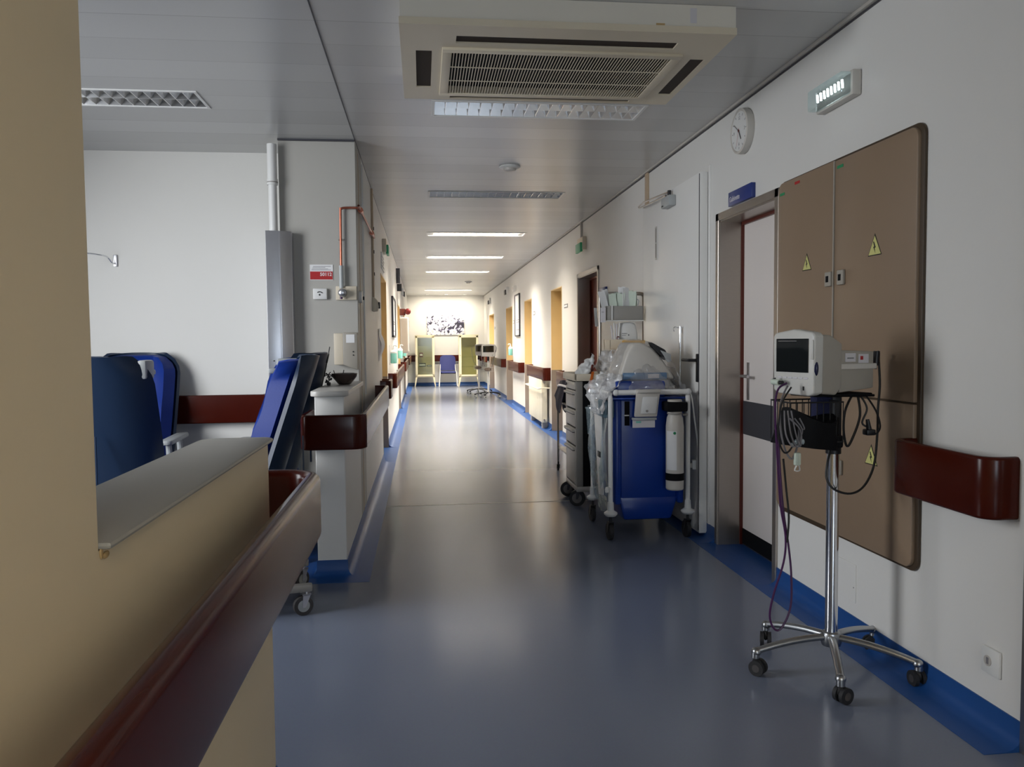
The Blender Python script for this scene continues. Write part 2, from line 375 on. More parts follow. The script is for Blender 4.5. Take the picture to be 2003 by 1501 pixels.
def place(o, loc, rz, label, group=None):
    o.location = loc; o.rotation_euler = (0, 0, rz); o['label'] = label
    if group: o['group'] = group
def arc(cx, cy, r, a0, a1, n=6): return [(cx+r*math.cos(math.radians(a0+(a1-a0)*i/n)), cy+r*math.sin(math.radians(a0+(a1-a0)*i/n))) for i in range(n+1)]
def rrect(x0, x1, y0, y1, r, n=5):
    return arc(x1-r, y0+r, r, -90, 0, n)+arc(x1-r, y1-r, r, 0, 90, n)+arc(x0+r, y1-r, r, 90, 180, n)+arc(x0+r, y0+r, r, 180, 270, n)
def face_x(x, y, z, sgn=-1):   # text matrix: on a wall facing -x (sgn -1) or +x
    if sgn < 0: return Matrix(((0, 0, -1, x), (-1, 0, 0, y), (0, 1, 0, z), (0, 0, 0, 1)))
    return Matrix(((0, 0, 1, x), (1, 0, 0, y), (0, 1, 0, z), (0, 0, 0, 1)))
def face_y(x, y, z): return Matrix(((1, 0, 0, x), (0, 0, -1, y), (0, 1, 0, z), (0, 0, 0, 1)))

XR, XL, HC, YE = 1.99, -0.468, 2.88, 25.9

# ================================================================== STRUCTURE
RD = {1: (4.355, 5.225, 2.195), 2: (8.97, 10.12, 2.20), 3: (11.35, 12.31, 2.18), 4: (14.53, 15.56, 2.18), 5: (17.71, 19.02, 2.18), 6: (22.3, 23.85, 2.18)}
LD = {7: (9.42, 10.76, 2.20), 8: (15.7, 17.05, 2.15), 9: (20.5, 21.8, 2.15)}
LUM_Y = [5.03, 8.00, 10.97, 13.97, 16.9, 22.95]
FILL_LUM_Y = -1.2
LW, LD_ = 1.33, 0.315                      # luminaire opening
LX = 0.095
ROOM_LUM = (-2.64, 4.97)

b = MB(); b.panel('z', 0.0, -3.6, 2.3, -5.0, YE, [], -0.1, floor_m); b.build('floor', kind='structure', label='glossy blue grey vinyl floor of the corridor and side room', cat='floor')
holes = [(LX, LX+LW, y, y+LD_) for y in LUM_Y+[FILL_LUM_Y]] + [(ROOM_LUM[0], ROOM_LUM[0]+LW, ROOM_LUM[1], ROOM_LUM[1]+LD_)]
b = MB(); b.panel('z', HC, -3.6, XR, -5.0, YE, holes, 0.012, ceil_m); b.build('ceiling', kind='structure', label='white metal plank ceiling over corridor and side room', cat='ceiling')
b = MB()
b.box(XL-0.003, XL+0.003, -5, YE, HC-0.004, HC-0.0005, darkgrey)
b.box(XR-0.022, XR, -5, YE, HC-0.016, HC-0.0005, lightgrey); b.box(XR-0.006, XR, -5, YE, HC-0.026, HC-0.018, darkgrey)
b.box(-1.02, XL-0.006, 6.03, 6.05, HC-0.012, HC-0.0005, darkgrey)
b.build('trim_1', kind='structure', label='thin edge trims along the ceiling', cat='trim')
b = MB(); b.box(XL+0.15, XR-0.7, 6.862, 6.872, 0.0, 0.0015, darkgrey); b.box(XL+0.1, XR-0.15, 6.858, 6.862, 0.0, 0.0015, lightgrey)
b.build('trim_2', kind='structure', label='dark joint strip across the corridor floor', cat='trim')

b = MB(); b.panel('x', XR, 2.43, YE, 0, HC, [(a, c, 0, h) for a, c, h in RD.values()], 0.3, wall_m)
b.panel('x', XR, -5.0, 1.35, 0, HC, [], 0.3, wall_m); b.box(XR, XR+0.3, 1.35, 2.43, 2.2, HC, wall_m)
# vertical cable trunking at the fire wall, small stains above the skirting
b.build('wall_right', kind='structure', label='long white corridor wall on the right', cat='wall')
b = MB(); b.panel('x', XL-0.3, 6.6, YE, 0, HC, [(a, c, 0, h) for a, c, h in LD.values()], 0.3, wall_m)
b.build('wall_left', kind='structure', label='long white corridor wall on the left', cat='wall')
b = MB(); b.box(XR-0.02, XR, 6.91, 6.985, 0.1, HC-0.02, tanp, 0.003); b.build('trim_5', kind='structure', label='tan vertical joint strip beside the fire door hinge', cat='trim')
b = MB(); b.box(XR-0.028, XR, 9.84, 9.87, 2.66, HC-0.02, lightgrey, 0.003); b.build('trim_6', kind='structure', label='short cable trunking above the exit light on the right wall', cat='trim')
b = MB(); b.box(XL, XL+0.004, 6.255, 6.262, 0.1, 2.83, tanp); b.box(XL, XL+0.012, 6.62, 6.66, 0.98, 2.83, wall_m, 0.002); b.build('trim_7', kind='structure', label='vertical joint strips on the left wall past the pillar', cat='trim')
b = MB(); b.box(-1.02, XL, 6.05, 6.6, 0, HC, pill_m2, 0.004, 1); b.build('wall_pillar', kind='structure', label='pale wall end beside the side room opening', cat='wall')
b = MB(); b.box(-3.6, XR+0.3, YE, YE+0.2, 0, HC, wall_m); b.build('wall_far', kind='structure', label='white end wall of the corridor', cat='wall')
b = MB(); b.box(-3.6, -1.02, 6.5, 6.6, 0, HC, pill_m); b.build('wall_room_back', kind='structure', label='pale back wall of the side room', cat='wall')
b = MB(); b.panel('x', -3.7, -1.0, 6.5, 0, HC, [(0.8, 5.9, 0.95, 2.45)], 0.1, pill_m); b.build('wall_room_left', kind='structure', label='outer wall of the side room with the window', cat='wall')
b = MB(); b.box(-3.6, -0.66, -1.1, -1.0, 0, HC, pill_m); b.build('wall_room_near', kind='structure', label='near wall of the side room', cat='wall')
b = MB(); b.box(-0.66, XL, -5.0, 1.20, 0, HC, walltan); b.build('wall_near_left', kind='structure', label='cream wall at the left edge of the view', cat='wall')
b = MB(); b.panel('y', -5.0, XL, XR, 0, HC, [(-0.1, 1.6, 0.9, 2.4)], -0.1, wall_m); b.build('wall_behind', kind='structure', label='end wall behind the viewpoint', cat='wall')

def window(name, axis, c, u0, u1, v0, v1, n, label):
    b = MB(); t = 0.05
    def bx(a0, a1, z0, z1):
        if axis == 'x': b.box(c-0.02, c+0.04, a0, a1, z0, z1, white, 0.004)
        else: b.box(a0, a1, c-0.04, c+0.02, z0, z1, white, 0.004)
    bx(u0, u1, v0, v0+t); bx(u0, u1, v1-t, v1)
    for i in range(n+1):
        u = u0+(u1-u0-t)*i/n; bx(u, u+t, v0, v1)
    return b.build(name, kind='structure', label=label, cat='window')
w1 = window('window_1', 'x', -3.65, 0.8, 5.9, 0.95, 2.45, 4, 'side room window')
w2 = window('window_fill', 'y', -5.03, -0.1, 1.6, 0.9, 2.4, 2, 'unseen window added behind the viewpoint for fill light')
area('window_light', (-3.78, 3.35, 1.7), (1, 0.55, -0.46), 1.5, 5.0, ROOM_WINDOW_W, (0.93, 0.96, 1.0), 128, parent=w1)
area('window_light', (0.75, -5.15, 1.65), (0, 1, -0.05), 1.6, 1.4, END_FILL_W, (0.75, 0.87, 1.0), parent=w2)  # cool fill for faces turned to the viewpoint, set in the added window

# half wall and counter at the left (near) and in the middle
def half_wall(name, x0, x1, y0, y1, label, m=wall_m):
    b = MB(); b.box(x0, x1, y0, y1, 0, 1.103 if y0 < 2 else 1.083, m, 0 if y0 < 2 else 0.004, 1); b.build(name, kind='structure', label=label, cat='wall')
half_wall('wall_half_near', -0.64, XL, 1.20, 2.475, 'cream half wall under the near counter top', walltan)
half_wall('wall_half_middle', -0.64, XL, 4.84, 6.05, 'cream half wall under the middle counter top')
def counter_top(loc_y0, loc_y1, label, round_near, round_far, x1=-0.44, m=counter_m, z0=1.084):
    b = MB(); r = 0.06
    x0 = -0.665
    poly = (arc(x1-r, loc_y0+r, r, -90, 0) if round_near else [(x1, loc_y0)])
    poly += (arc(x1-r*.6, loc_y1-r*.6, r*.6, 0, 90) if round_far else [(x1, loc_y1)])
    poly += (arc(x0+r, loc_y1-r, r, 90, 180) if round_far else [(x0, loc_y1)])
    poly += (arc(x0+r, loc_y0+r, r, 180, 270) if round_near else [(x0, loc_y0)])
    b.prism(poly, 'z', z0, 1.116, m, 0.006); return b.build('counter_top', label=label, cat='counter')
counter_top(1.202, 2.50, 'grey counter top on the half wall nearest the viewer', False, True, -0.450, mat('shaded counter laminate', (0.34, 0.325, 0.28), 0.4, noise_amt=0.05, noise_scale=5), 1.104)  # shade on the near top is put into its darker laminate colour
counter_top(4.80, 6.048, 'pale counter top in front of the pillar, holding a bowl', True, False)
b = MB(); b.sphere((-0.467, 1.225, 1.092), 0.007, tanbit, (0.35, 1.7, 0.8), 10); b.sphere((-0.467, 1.208, 1.10), 0.007, tanbit, (0.3, 0.7, 1.6), 10)
b.build('trim_3', kind='structure', label='broken edge with tan filler at the corner of the cream wall', cat='trim')

# coved blue skirting
cove = [(0.0, 0.0), (0.14, 0.0), (0.14, 0.002), (0.06, 0.004), (0.035, 0.010), (0.016, 0.024), (0.007, 0.045), (0.005, 0.10), (0.0, 0.10)]
def skirting(name, paths, label):
    b = MB()
    for p in paths: b.sweep(p, cove, blue_vinyl)
    b.build(name, kind='structure', label=label, cat='baseboard')
# right wall: travel +y keeps the corridor on the left of travel
edges = [2.43]
for k in (1, 2, 3, 4, 5, 6): edges += [RD[k][0]-(0.045 if k < 3 else 0), RD[k][1]+(0.045 if k < 3 else 0)]
edges.append(YE)
runs = [[(XR, edges[i]), (XR, edges[i+1])] for i in range(0, len(edges), 2)]
skirting('baseboard_right', runs, 'blue vinyl skirting along the right wall')
ledges = [6.05, LD[7][0], LD[7][1], LD[8][0], LD[8][1], LD[9][0], LD[9][1], YE]
lr = [[(XL, ledges[i+1]), (XL, ledges[i])] for i in range(0, len(ledges), 2)]
lr[0] = [(XL, LD[7][0]), (XL, 4.84), (-0.64, 4.84), (-0.64, 6.05), (-1.02, 6.05), (-1.02, 6.5), (-3.6, 6.5)]
lr.append([(XL, 2.475), (XL, -5.0)]); lr.append([(-0.64, 1.2), (-0.64, 2.475), (XL, 2.475)])
skirting('baseboard_left', lr, 'blue vinyl skirting along the left walls and half walls')
skirting('baseboard_far', [[(XR, YE), (XL, YE)]], 'blue vinyl skirting along the end wall')
b = MB()
for k in RD: a, c, h = RD[k]; e = 0.05 if k < 3 else 0.001; b.box(XR-0.14, XR-0.001, a-e, c+e, 0.0, 0.0022, blue_vinyl); b.box(XR-0.002, 2.15, a+0.015, c-0.015, 0.0, 0.0026, blue_vinyl)
b.build('trim_4', kind='structure', label='blue vinyl floor strips across the doorways on the right', cat='trim')
b = MB()
for k in LD: a, c, h = LD[k]; b.box(XL+0.001, XL+0.14, a-0.001, c+0.001, 0.0, 0.0022, blue_vinyl); b.box(XL-0.16, XL+0.002, a+0.015, c-0.015, 0.0, 0.0026, blue_vinyl)
b.build('trim_8', kind='structure', label='blue vinyl floor strips across the doorways on the left', cat='trim')
b = MB(); b.box(XR-0.012, XR+0.28, 2.33, 2.432, 0, 2.2, steel, 0.003); b.box(XR-0.012, XR+0.28, 1.35, 1.45, 0, 2.2, steel, 0.003); b.box(XR-0.012, XR+0.28, 1.45, 2.33, 2.12, 2.2, steel, 0.003)
b.box(XR+0.13, XR+0.17, 1.45, 2.33, 0, 2.12, doorwhite)
b.build('door_10', kind='structure', label='steel framed door at the right edge of the view', cat='door')

# ------------------------------------------------------------------ recessed doors
def lever(parent, x, y, z, sgn, ydir, m=steelpol, plate=True):
    b = MB()
    if plate: b.box(x-0.004 if sgn < 0 else x, x if sgn < 0 else x+0.004, y-0.02, y+0.02, z-0.16, z+0.09, m, 0.0015)
    b.tube([(x, y, z), (x+sgn*0.05, y, z), (x+sgn*0.055, y+ydir*0.02, z), (x+sgn*0.055, y+ydir*0.12, z)], 0.009, m, smooth=3)
    return b.build('handle', parent)
def rec_door(k, side, style, label):
    a, c, h = (RD if side > 0 else LD)[k]; X0 = XR if side > 0 else XL
    d = MB(); s = side
    def bx(x0, x1, *r, **q):   # x as depth into the wall
        A, B = X0+s*x0, X0+s*x1; d.box(min(A, B), max(A, B), *r, **q)
    up, lo = (steel, steel) if style in ('steel', 'dark') else (yellow, greybrown)
    D = 0.162
    split = 0.95 if style == 'yellow' else 0
    t = 0.014
    for (z0, z1, m) in ((0, split, lo), (split, h, up)):
        if z1 <= z0: continue
        bx(-0.004, D+0.06, a, a+t, z0, z1, m); bx(-0.004, D+0.06, c-t, c, z0, z1, m)
    bx(-0.004, D+0.06, a, c, h-t, h, up)
    if style in ('steel', 'dark'):
        for (y0, y1, z0, z1) in ((a-0.045, a+0.004, 0, h+0.045), (c-0.004, c+0.045, 0, h+0.045), (a-0.045, c+0.045, h-0.004, h+0.045)):
            bx(-0.014, 0.0, y0, y1, z0, z1, steel, bev=0.002, seg=1)
        for (y0, y1, z0, z1) in ((a+t, a+t+0.007, 0, h-t), (c-t-0.007, c-t, 0, h-t), (a+t, c-t, h-t-0.02, h-t)):
            bx(D-0.02, D, y0, y1, z0, z1, darkred)
    fr = d.build(f'door_{k}', kind='structure', label=label, cat='door')
    leafm = {'steel': doorwhite, 'dark': darkred, 'yellow': yellow}[style]
    d = MB(); bx(D, D+0.04, a+t+0.004, c-t-0.004, 0.008, h-t-0.004, leafm, bev=0.002, seg=1); d.build('leaf', fr)
    if style == 'steel':
        d = MB(); bx(D-0.003, D, a+t+0.006, c-t-0.006, 0.76, 0.985, darkgrey); d.build('push_band', fr)
        d = MB(); bx(D-0.003, D, a+t+0.006, c-t-0.006, 0.01, 0.115, blackm); d.build('kick_plate', fr)
        lever(fr, X0+s*D, c-0.10, 1.155, -s, -1)
    if style == 'yellow':
        d = MB(); bx(D-0.003, D, a+t+0.006, c-t-0.006, 0.01, 0.95, greybrown); d.build('kick_plate', fr)
        lever(fr, X0+s*D, a+0.12, 1.05, -s, 1)
    if style == 'dark': lever(fr, X0+s*D, a+0.12, 1.05, -s, 1)
    return fr
rec_door(1, 1, 'steel', 'white door in a deep steel frame beside the brown electrical cabinet')
rec_door(2, 1, 'dark', 'dark red door in a steel frame behind the trolleys')
for k, l in ((3, 'nearest yellow doorway on the right wall'), (4, 'second yellow doorway on the right wall'), (5, 'third yellow doorway on the right wall'), (6, 'farthest yellow doorway on the right wall')): rec_door(k, 1, 'yellow', l)
for k, l in ((7, 'nearest tan doorway on the left wall'), (8, 'second yellow doorway on the left wall'), (9, 'farthest doorway on the left wall')): rec_door(k, -1, 'yellow', l)

# fire door leaf folded open against the right wall
b = MB(); b.box(XR-0.062, XR-0.006, 5.44, 6.88, 0.03, 2.56, firewhite, 0.003)
b.box(XR-0.005, XR, 5.40, 5.44, 0.1, 2.60, firewhite, 0.001); b.box(XR-0.066, XR-0.060, 5.446, 5.452, 0.05, 2.55, darkgrey)
fd = b.build('door_11', kind='structure', label='wide white fire door leaf folded open against the right wall', cat='door')
b = MB(); b.box(XR-0.075, XR-0.06, 5.455, 5.49, 1.10, 1.30, black, 0.006); b.tube([(XR-0.07, 5.472, 1.255), (XR-0.12, 5.472, 1.255), (XR-0.125, 5.49, 1.255), (XR-0.125, 5.62, 1.255)], 0.011, black, smooth=3)
b.build('handle', fd)
b = MB(); b.box(XR-0.12, XR-0.062, 5.97, 6.17, 2.42, 2.50, greypl, 0.008); b.box(XR-0.122, XR-0.118, 6.11, 6.15, 2.43, 2.44, black)
b.build('closer_body', fd)
b = MB(); b.tube([(XR-0.09, 6.05, 2.535), (XR-0.15, 6.55, 2.54), (XR-0.10, 6.90, 2.56)], 0.007, steel); b.tube([(XR-0.10, 6.10, 2.515), (XR-0.12, 6.55, 2.52), (XR-0.10, 6.88, 2.545)], 0.006, steel); b.cyl((XR-0.09, 6.05, 2.49), (XR-0.09, 6.05, 2.545), 0.014, black)
b.build('closer_arm', fd)
b = MB(); b.box(XR-0.069, XR-0.061, 6.465, 6.50, 2.06, 2.33, lightgrey, 0.002); b.box(XR-0.071, XR-0.068, 6.470, 6.480, 2.075, 2.19, black); b.box(XR-0.071, XR-0.068, 6.470, 6.480, 2.20, 2.315, black)
b.build('edge_strip', fd)

# ------------------------------------------------------------------ handrails
def rail_profile(t=0.034, z0=0.775, z1=0.98, r=0.012):
    return [(x, z) for x, z in rrect(-t/2, t/2, z0, z1, r, 3)]
def handrail(side, y0, y1, label, off=0.105, z0=0.775, z1=0.98, extra=None, prof=None, group='brown handrails along the corridor'):
    X = XR if side > 0 else XL; s = -side; f = X+s*off; r = 0.05
    if extra: path = extra
    elif side > 0: path = [(X, y0)]+arc(f+r, y0+r, r, 270, 180)[0:]+arc(f+r, y1-r, r, 180, 90)+[(X, y1)]
    else: path = [(X, y0)]+arc(f-r, y0+r, r, -90, 0)+arc(f-r, y1-r, r, 0, 90)+[(X, y1)]
    b = MB(); b.sweep(path, prof or rail_profile(z0=z0, z1=z1), brown)
    for i in range(max(1, int((y1-y0)/1.2))):
        if extra: break
        yy = y0+0.15+(y1-y0-0.3)*(i+0.5)/max(1, int((y1-y0)/1.2)); b.box(min(X, f), max(X, f), yy-0.03, yy+0.03, 0.86, 0.90, darkgrey)
    return b.build('handrail', label=label, cat='handrail', group=group)
handrail(1, 2.49, 3.03, 'short brown handrail beside the electrical cabinet at the right edge', z0=0.78, z1=0.995)
handrail(1, 10.33, 11.2, 'handrail between the dark red door and the first yellow doorway')
handrail(1, 12.42, 14.42, 'brown handrail above the radiator on the right wall')
handrail(1, 15.66, 17.6, 'brown handrail between the second and third yellow doorways on the right')
handrail(1, 19.15, 22.15, 'brown handrail between the third and last yellow doorways on the right')
handrail(1, 23.95, 25.7, 'last brown handrail on the right wall, at the far corner')
f = -0.35
handrail(-1, 4.7, 7.95, 'brown handrail wrapping around the middle counter below the bowl', extra=[(-0.70, 5.15)]+arc(-0.65, 4.80, 0.05, 180, 270)+arc(f-0.07, 4.82, 0.07, -90, 0)+arc(f-0.05, 7.92, 0.05, 0, 90)+[(XL, 7.97)])
handrail(-1, 8.93, 9.34, 'very short handrail just before the first left doorway')
handrail(-1, 11.0, 15.55, 'long handrail between the first and second left doorways')
handrail(-1, 17.3, 20.3, 'handrail between the second and last left doorways')
handrail(-1, 22.0, 25.6, 'last handrail on the left wall, at the far corner')
f = -0.355
handrail(-1, -1, 2.6, 'large brown handrail along the near half wall at lower left', extra=[(f, -1.5), (f, 0), (f, 1.2)]+arc(f-0.11, 2.58, 0.11, 0, 90, 8)+[(-0.62, 2.69)], prof=rail_profile(0.052, 0.775, 0.985, 0.024))
b = MB(); b.sweep([(-3.55, 6.49), (-3.55, 6.42), (-1.24, 6.42), (-1.24, 6.49)], rail_profile(z0=0.785, z1=1.005), brown); b.build('handrail', label='dark brown handrail on the back wall of the side room behind the chairs', cat='handrail')
b = MB(); b.sweep([(XL+0.02, 25.88), (XL+0.02, 25.80), (XR-0.03, 25.80), (XR-0.03, 25.88)], rail_profile(), brown); b.build('handrail', label='brown handrail across the end wall behind the glass cabinets', cat='handrail')

# ================================================================== CEILING THINGS
def make_luminaire(lit):
    t = thing('ceiling_luminaire', '', 'ceiling light')
    W, D, H = LW, LD_, 0.085
    b = MB(); r = 0.016
    for q in ((-r, W+r, -r, 0.004), (-r, W+r, D-0.004, D+r), (-r, 0.004, 0, D), (W-0.004, W+r, 0, D)): b.box(*q, -0.006, 0.001, white, 0.001, 1)
    b.build('frame', t)
    b = MB(); 
    b.box(0, W, 0, 0.004, 0, H, louver_m); b.box(0, W, D-0.004, D, 0, H, louver_m); b.box(0, 0.004, 0, D, 0, H, louver_m); b.box(W-0.004, W, 0, D, 0, H, louver_m); b.box(0, W, 0, D, H, H+0.004, white)
    b.build('housing', t)
    b = MB()
    b.prism([(D/2-0.0012, 0.0), (D/2+0.0012, 0.0), (D/2+0.016, 0.044), (D/2-0.016, 0.044)], 'x', 0.004, W-0.004, louver_m)
    b.prism([(0.004, 0.0), (0.006, 0.0), (0.022, 0.044), (0.004, 0.044)], 'x', 0.004, W-0.004, louver_m); b.prism([(D-0.004, 0.0), (D-0.006, 0.0), (D-0.022, 0.044), (D-0.004, 0.044)], 'x', 0.004, W-0.004, louver_m)
    n = 18
    for i in range(1, n):
        x = W*i/n
        b.prism([(x-0.0055, 0.043), (x+0.0055, 0.043), (x+0.0018, 0.001), (x-0.0018, 0.001)], 'y', 0.004, D-0.004, louver_m)
    b.build('louvre', t, angle=20)
    for yy in (D*0.27, D*0.73):
        b = MB(); b.cyl((0.05, yy, 0.062), (W-0.05, yy, 0.062), 0.013, tube_on if lit else tube_off, seg=12); b.build('tube', t)
    return t
lum_off = make_luminaire(False); place(lum_off, (LX, LUM_Y[0], HC), 0, 'ceiling light just beyond the air conditioner, unlit double row louvre')
c = copy_tree(lum_off); place(c, (ROOM_LUM[0], ROOM_LUM[1], HC), 0, 'ceiling light over the side room at upper left, unlit')
c = copy_tree(lum_off); place(c, (LX, LUM_Y[1], HC), 0, 'second corridor ceiling light, beyond the round smoke detector')
lum_on = make_luminaire(True)
LL = ['third corridor ceiling light, first burning one', 'fourth corridor ceiling light from the viewer', 'fifth corridor ceiling light from the viewer', 'last corridor ceiling light in front of the end wall']
for i, (y, l) in enumerate(zip(LUM_Y[2:], LL)):
    o = lum_on if i == 0 else copy_tree(lum_on); place(o, (LX, y, HC), 0, l)
    area('tube_light', (LW/2, LD_/2, 0.05), (0, 0, -1), LW-0.1, LD_-0.05, LAST_TUBE_W if i == 3 else TUBE_W, (1.0, 0.90, 0.76), 150, parent=o)
o = copy_tree(lum_off); place(o, (LX, FILL_LUM_Y, HC), 0, 'unseen ceiling light added behind the viewpoint as warm fill'); area('tube_light', (LW/2, LD_/2, 0.05), (0, 0, -1), LW-0.1, LD_-0.05, NEAR_FILL_W, (1.0, 0.80, 0.56), 150, parent=o)  # lamp added to warm the near wall, out of view
for o in [k for k in bpy.data.objects if k.name.startswith('ceiling_luminaire')]: o['group'] = 'louvred ceiling lights'

for i, x in enumerate((0.16, 0.75, 1.34)):
    t = thing('downlight', ['left', 'middle', 'right'][i]+' one of the three small downlights in front of the end wall', 'downlight', (x, 25.15, HC-0.02), group='downlights at the end wall')
    b = MB(); b.lathe([(0.045, -0.001), (0.06, -0.001), (0.062, -0.006), (0.045, -0.012), (0.040, -0.006), (0.045, -0.001)], (x, 25.15, HC), white, 20); b.build('ring', t)
    b = MB(); b.lathe([(0, -0.003), (0.04, -0.003), (0.03, -0.009), (0, -0.011)], (x, 25.15, HC), tube_on, 16); b.build('lamp', t)
    l = area('downlight_beam', (0, 0, 0.004), (0, 0.45, -1), 0.08, 0.08, DOWN_W, (1.0, 0.9, 0.74), 140, parent=t)
# cassette air conditioner
t = thing('air_conditioner', 'large cream ceiling air conditioner cassette with a louvred grille', 'air conditioner', (0.66, 4.05, 2.755))
x0, x1, y0, y1, z0 = -0.075, 1.41, 3.52, 4.575, 2.755
b = MB(); b.panel('z', z0, x0-0.004, x1+0.004, y0-0.004, y1+0.004, [(0.171, 1.185, 3.637, 3.722), (0.171, 1.185, 4.50, 4.55), (-0.01, 0.065, 3.83, 4.37), (1.31, 1.383, 3.84, 4.40), (0.15, 1.215, 3.815, 4.435)], 0.03, acm)
b.box(x0, x0+0.02, y0+0.02, y1-0.02, z0+0.03, 2.879, acf); b.box(x1-0.02, x1, y0+0.02, y1-0.02, z0+0.03, 2.879, acf)
b.box(x0, x1, y0, y0+0.02, z0+0.03, 2.879, acf); b.box(x0, x1, y1-0.02, y1, z0+0.03, 2.879, acf); b.box(x0+0.03, x1-0.03, y0+0.03, y1-0.03, z0+0.08, z0+0.085, dark_hole)
b.build('housing', t)
b = MB()
for q in ((0.112, 1.253, 3.775, 3.82), (0.112, 1.253, 4.43, 4.475), (0.112, 0.157, 3.82, 4.43), (1.208, 1.253, 3.82, 4.43)): b.box(*q, z0-0.012, z0+0.004, acm, 0.003)
n = 72
for i in range(n):
    x = 0.16+(1.205-0.16)*(i+0.5)/n; b.box(x-0.0021, x+0.0021, 3.82, 4.43, z0-0.009, z0-0.005, acm)
for y in (4.02, 4.225): b.box(0.155, 1.21, y-0.003, y+0.003, z0-0.0095, z0-0.006, acm)
b.box(0.15, 1.215, 3.815, 4.435, z0+0.032, z0+0.036, blackm); b.build('grille', t)
for (a, c, d, e) in ((0.172, 1.184, 3.638, 3.721), (0.172, 1.184, 4.501, 4.549), (-0.009, 0.064, 3.831, 4.369), (1.311, 1.382, 3.841, 4.399)):
    b = MB(); b.box(a, c, d, e, z0+0.007, z0+0.012, dark_hole); b.build('slot_shade', t)  # dark sheet closing each slot in place of the shade inside it
b = MB(); b.box(1.20, 1.23, y0-0.001, y0, 2.80, 2.865, papert); b.build('nameplate', t, label='faint pale label')
b = MB(); b.box(1.045, 1.085, y0-0.001, y0, 2.785, 2.795, tanbit); b.build('badge', t, label='small worn tan badge')

def smoke(x, y, label):
    t = thing('smoke_detector', label, 'smoke detector', (x, y, HC-0.04))
    b = MB(); b.lathe([(0.0, -0.001), (0.085, -0.001), (0.09, -0.012), (0.075, -0.02), (0.0, -0.02)], (x, y, HC), white, 28); b.build('base', t)
    b = MB(); b.lathe([(0.0, -0.018), (0.055, -0.018), (0.05, -0.038), (0.03, -0.044), (0, -0.045)], (x, y, HC), lightgrey, 28); b.build('sensor', t)
smoke(0.757, 6.83, 'round white smoke detector between the first two ceiling lights')
smoke(1.15, 19.9, 'small far smoke detector in the ceiling of the bright end')

# ================================================================== RIGHT WALL THINGS
t = thing('electrical_cabinet', 'tall brown flush electrical cabinet with yellow warning triangles', 'electrical cabinet', (XR-0.02, 3.64, 0.46))
b = MB(); b.prism(rrect(3.0, 4.285, 0.445, 2.255, 0.05), 'x', XR-0.014, XR-0.0005, mat('dark brown frame', (0.06, 0.038, 0.02), 0.5), 0.003); b.build('frame', t)
def leaf(y0, y1, z0, z1, corners):
    r = 0.045; P = []
    def cor(cy, cz, a0, on, pt): return arc(cy, cz, r, a0, a0+90) if on else [pt]
    P += cor(y1-r, z0+r, -90, corners[0], (y1, z0)); P += cor(y1-r, z1-r, 0, corners[1], (y1, z1))
    P += cor(y0+r, z1-r, 90, corners[2], (y0, z1)); P += cor(y0+r, z0+r, 180, corners[3], (y0, z0))
    b = MB(); b.prism(P, 'x', XR-0.030, XR-0.008, taupe, 0.004, 2); return b.build('door', t)
leaf(3.672, 4.275, 0.475, 2.245, (1, 1, 0, 0)); leaf(3.022, 3.662, 1.138, 2.24, (0, 0, 1, 0)); leaf(3.022, 3.662, 0.46, 1.130, (0, 0, 0, 1))
b = MB(); b.box(XR-0.034, XR-0.028, 3.662, 3.672, 0.47, 2.24, mongrey); b.build('centre_strip', t)
for (y, z) in ((3.70, 1.685), (3.585, 1.685), (3.585, 0.79)):
    b = MB(); b.box(XR-0.045, XR-0.03, y-0.028, y+0.028, z-0.035, z+0.035, mongrey, 0.005); b.box(XR-0.047, XR-0.044, y-0.012, y+0.012, z-0.015, z+0.015, blackm, 0.001); b.build('latch', t, label='small grey latch')
def warn(y, z, s):
    b = MB(); h = s*0.86
    b.prism([(y-s/2-0.006, z-0.004), (y+s/2+0.006, z-0.004), (y, z+h+0.010)], 'x', XR-0.0308, XR-0.0298, text_k)
    b.prism([(y-s/2, z), (y+s/2, z), (y, z+h)], 'x', XR-0.0316, XR-0.0306, signyel)
    c = z+h*0.38; k = s*0.30
    b.prism([(y+0.15*k, c+0.9*k), (y-0.35*k, c-0.05*k), (y-0.02*k, c-0.05*k), (y-0.22*k, c-0.85*k), (y+0.35*k, c+0.12*k), (y+0.05*k, c+0.12*k), (y+0.4*k, c+0.9*k)], 'x', XR-0.0322, XR-0.0315, text_k)
    b.build('warning_sign', t, label='yellow triangle with a black lightning bolt')
warn(3.935, 1.752, 0.085); warn(3.315, 1.762, 0.095); warn(3.32, 0.845, 0.09)
for (y, z, m, n) in ((4.05, 2.215, redpaint, 'sticker'), (4.225, 2.185, greendk, 'sticker'), (3.615, 2.205, greendk, 'sticker')):
    b = MB(); b.box(XR-0.0312, XR-0.0300, y-0.028, y+0.028, z-0.007, z+0.007, m); b.build(n, t, label='small coloured sticker')

t = thing('emergency_light', 'white emergency light with glowing strips above the electrical cabinet', 'emergency light', (XR-0.04, 3.66, 2.50))
b = MB(); b.box(XR-0.045, XR, 3.49, 3.83, 2.50, 2.615, oldwhite, 0.008); b.build('base', t)
b = MB(); b.box(XR-0.095, XR-0.045, 3.50, 3.82, 2.508, 2.607, lens_m, 0.008); b.build('cover', t)
b = MB()
for i in range(8):
    y = 3.53+i*0.033; b.tube([(XR-0.07, y, 2.54), (XR-0.07, y+0.006, 2.578)], 0.0055, led_m, 6)
b.build('led_strip', t)

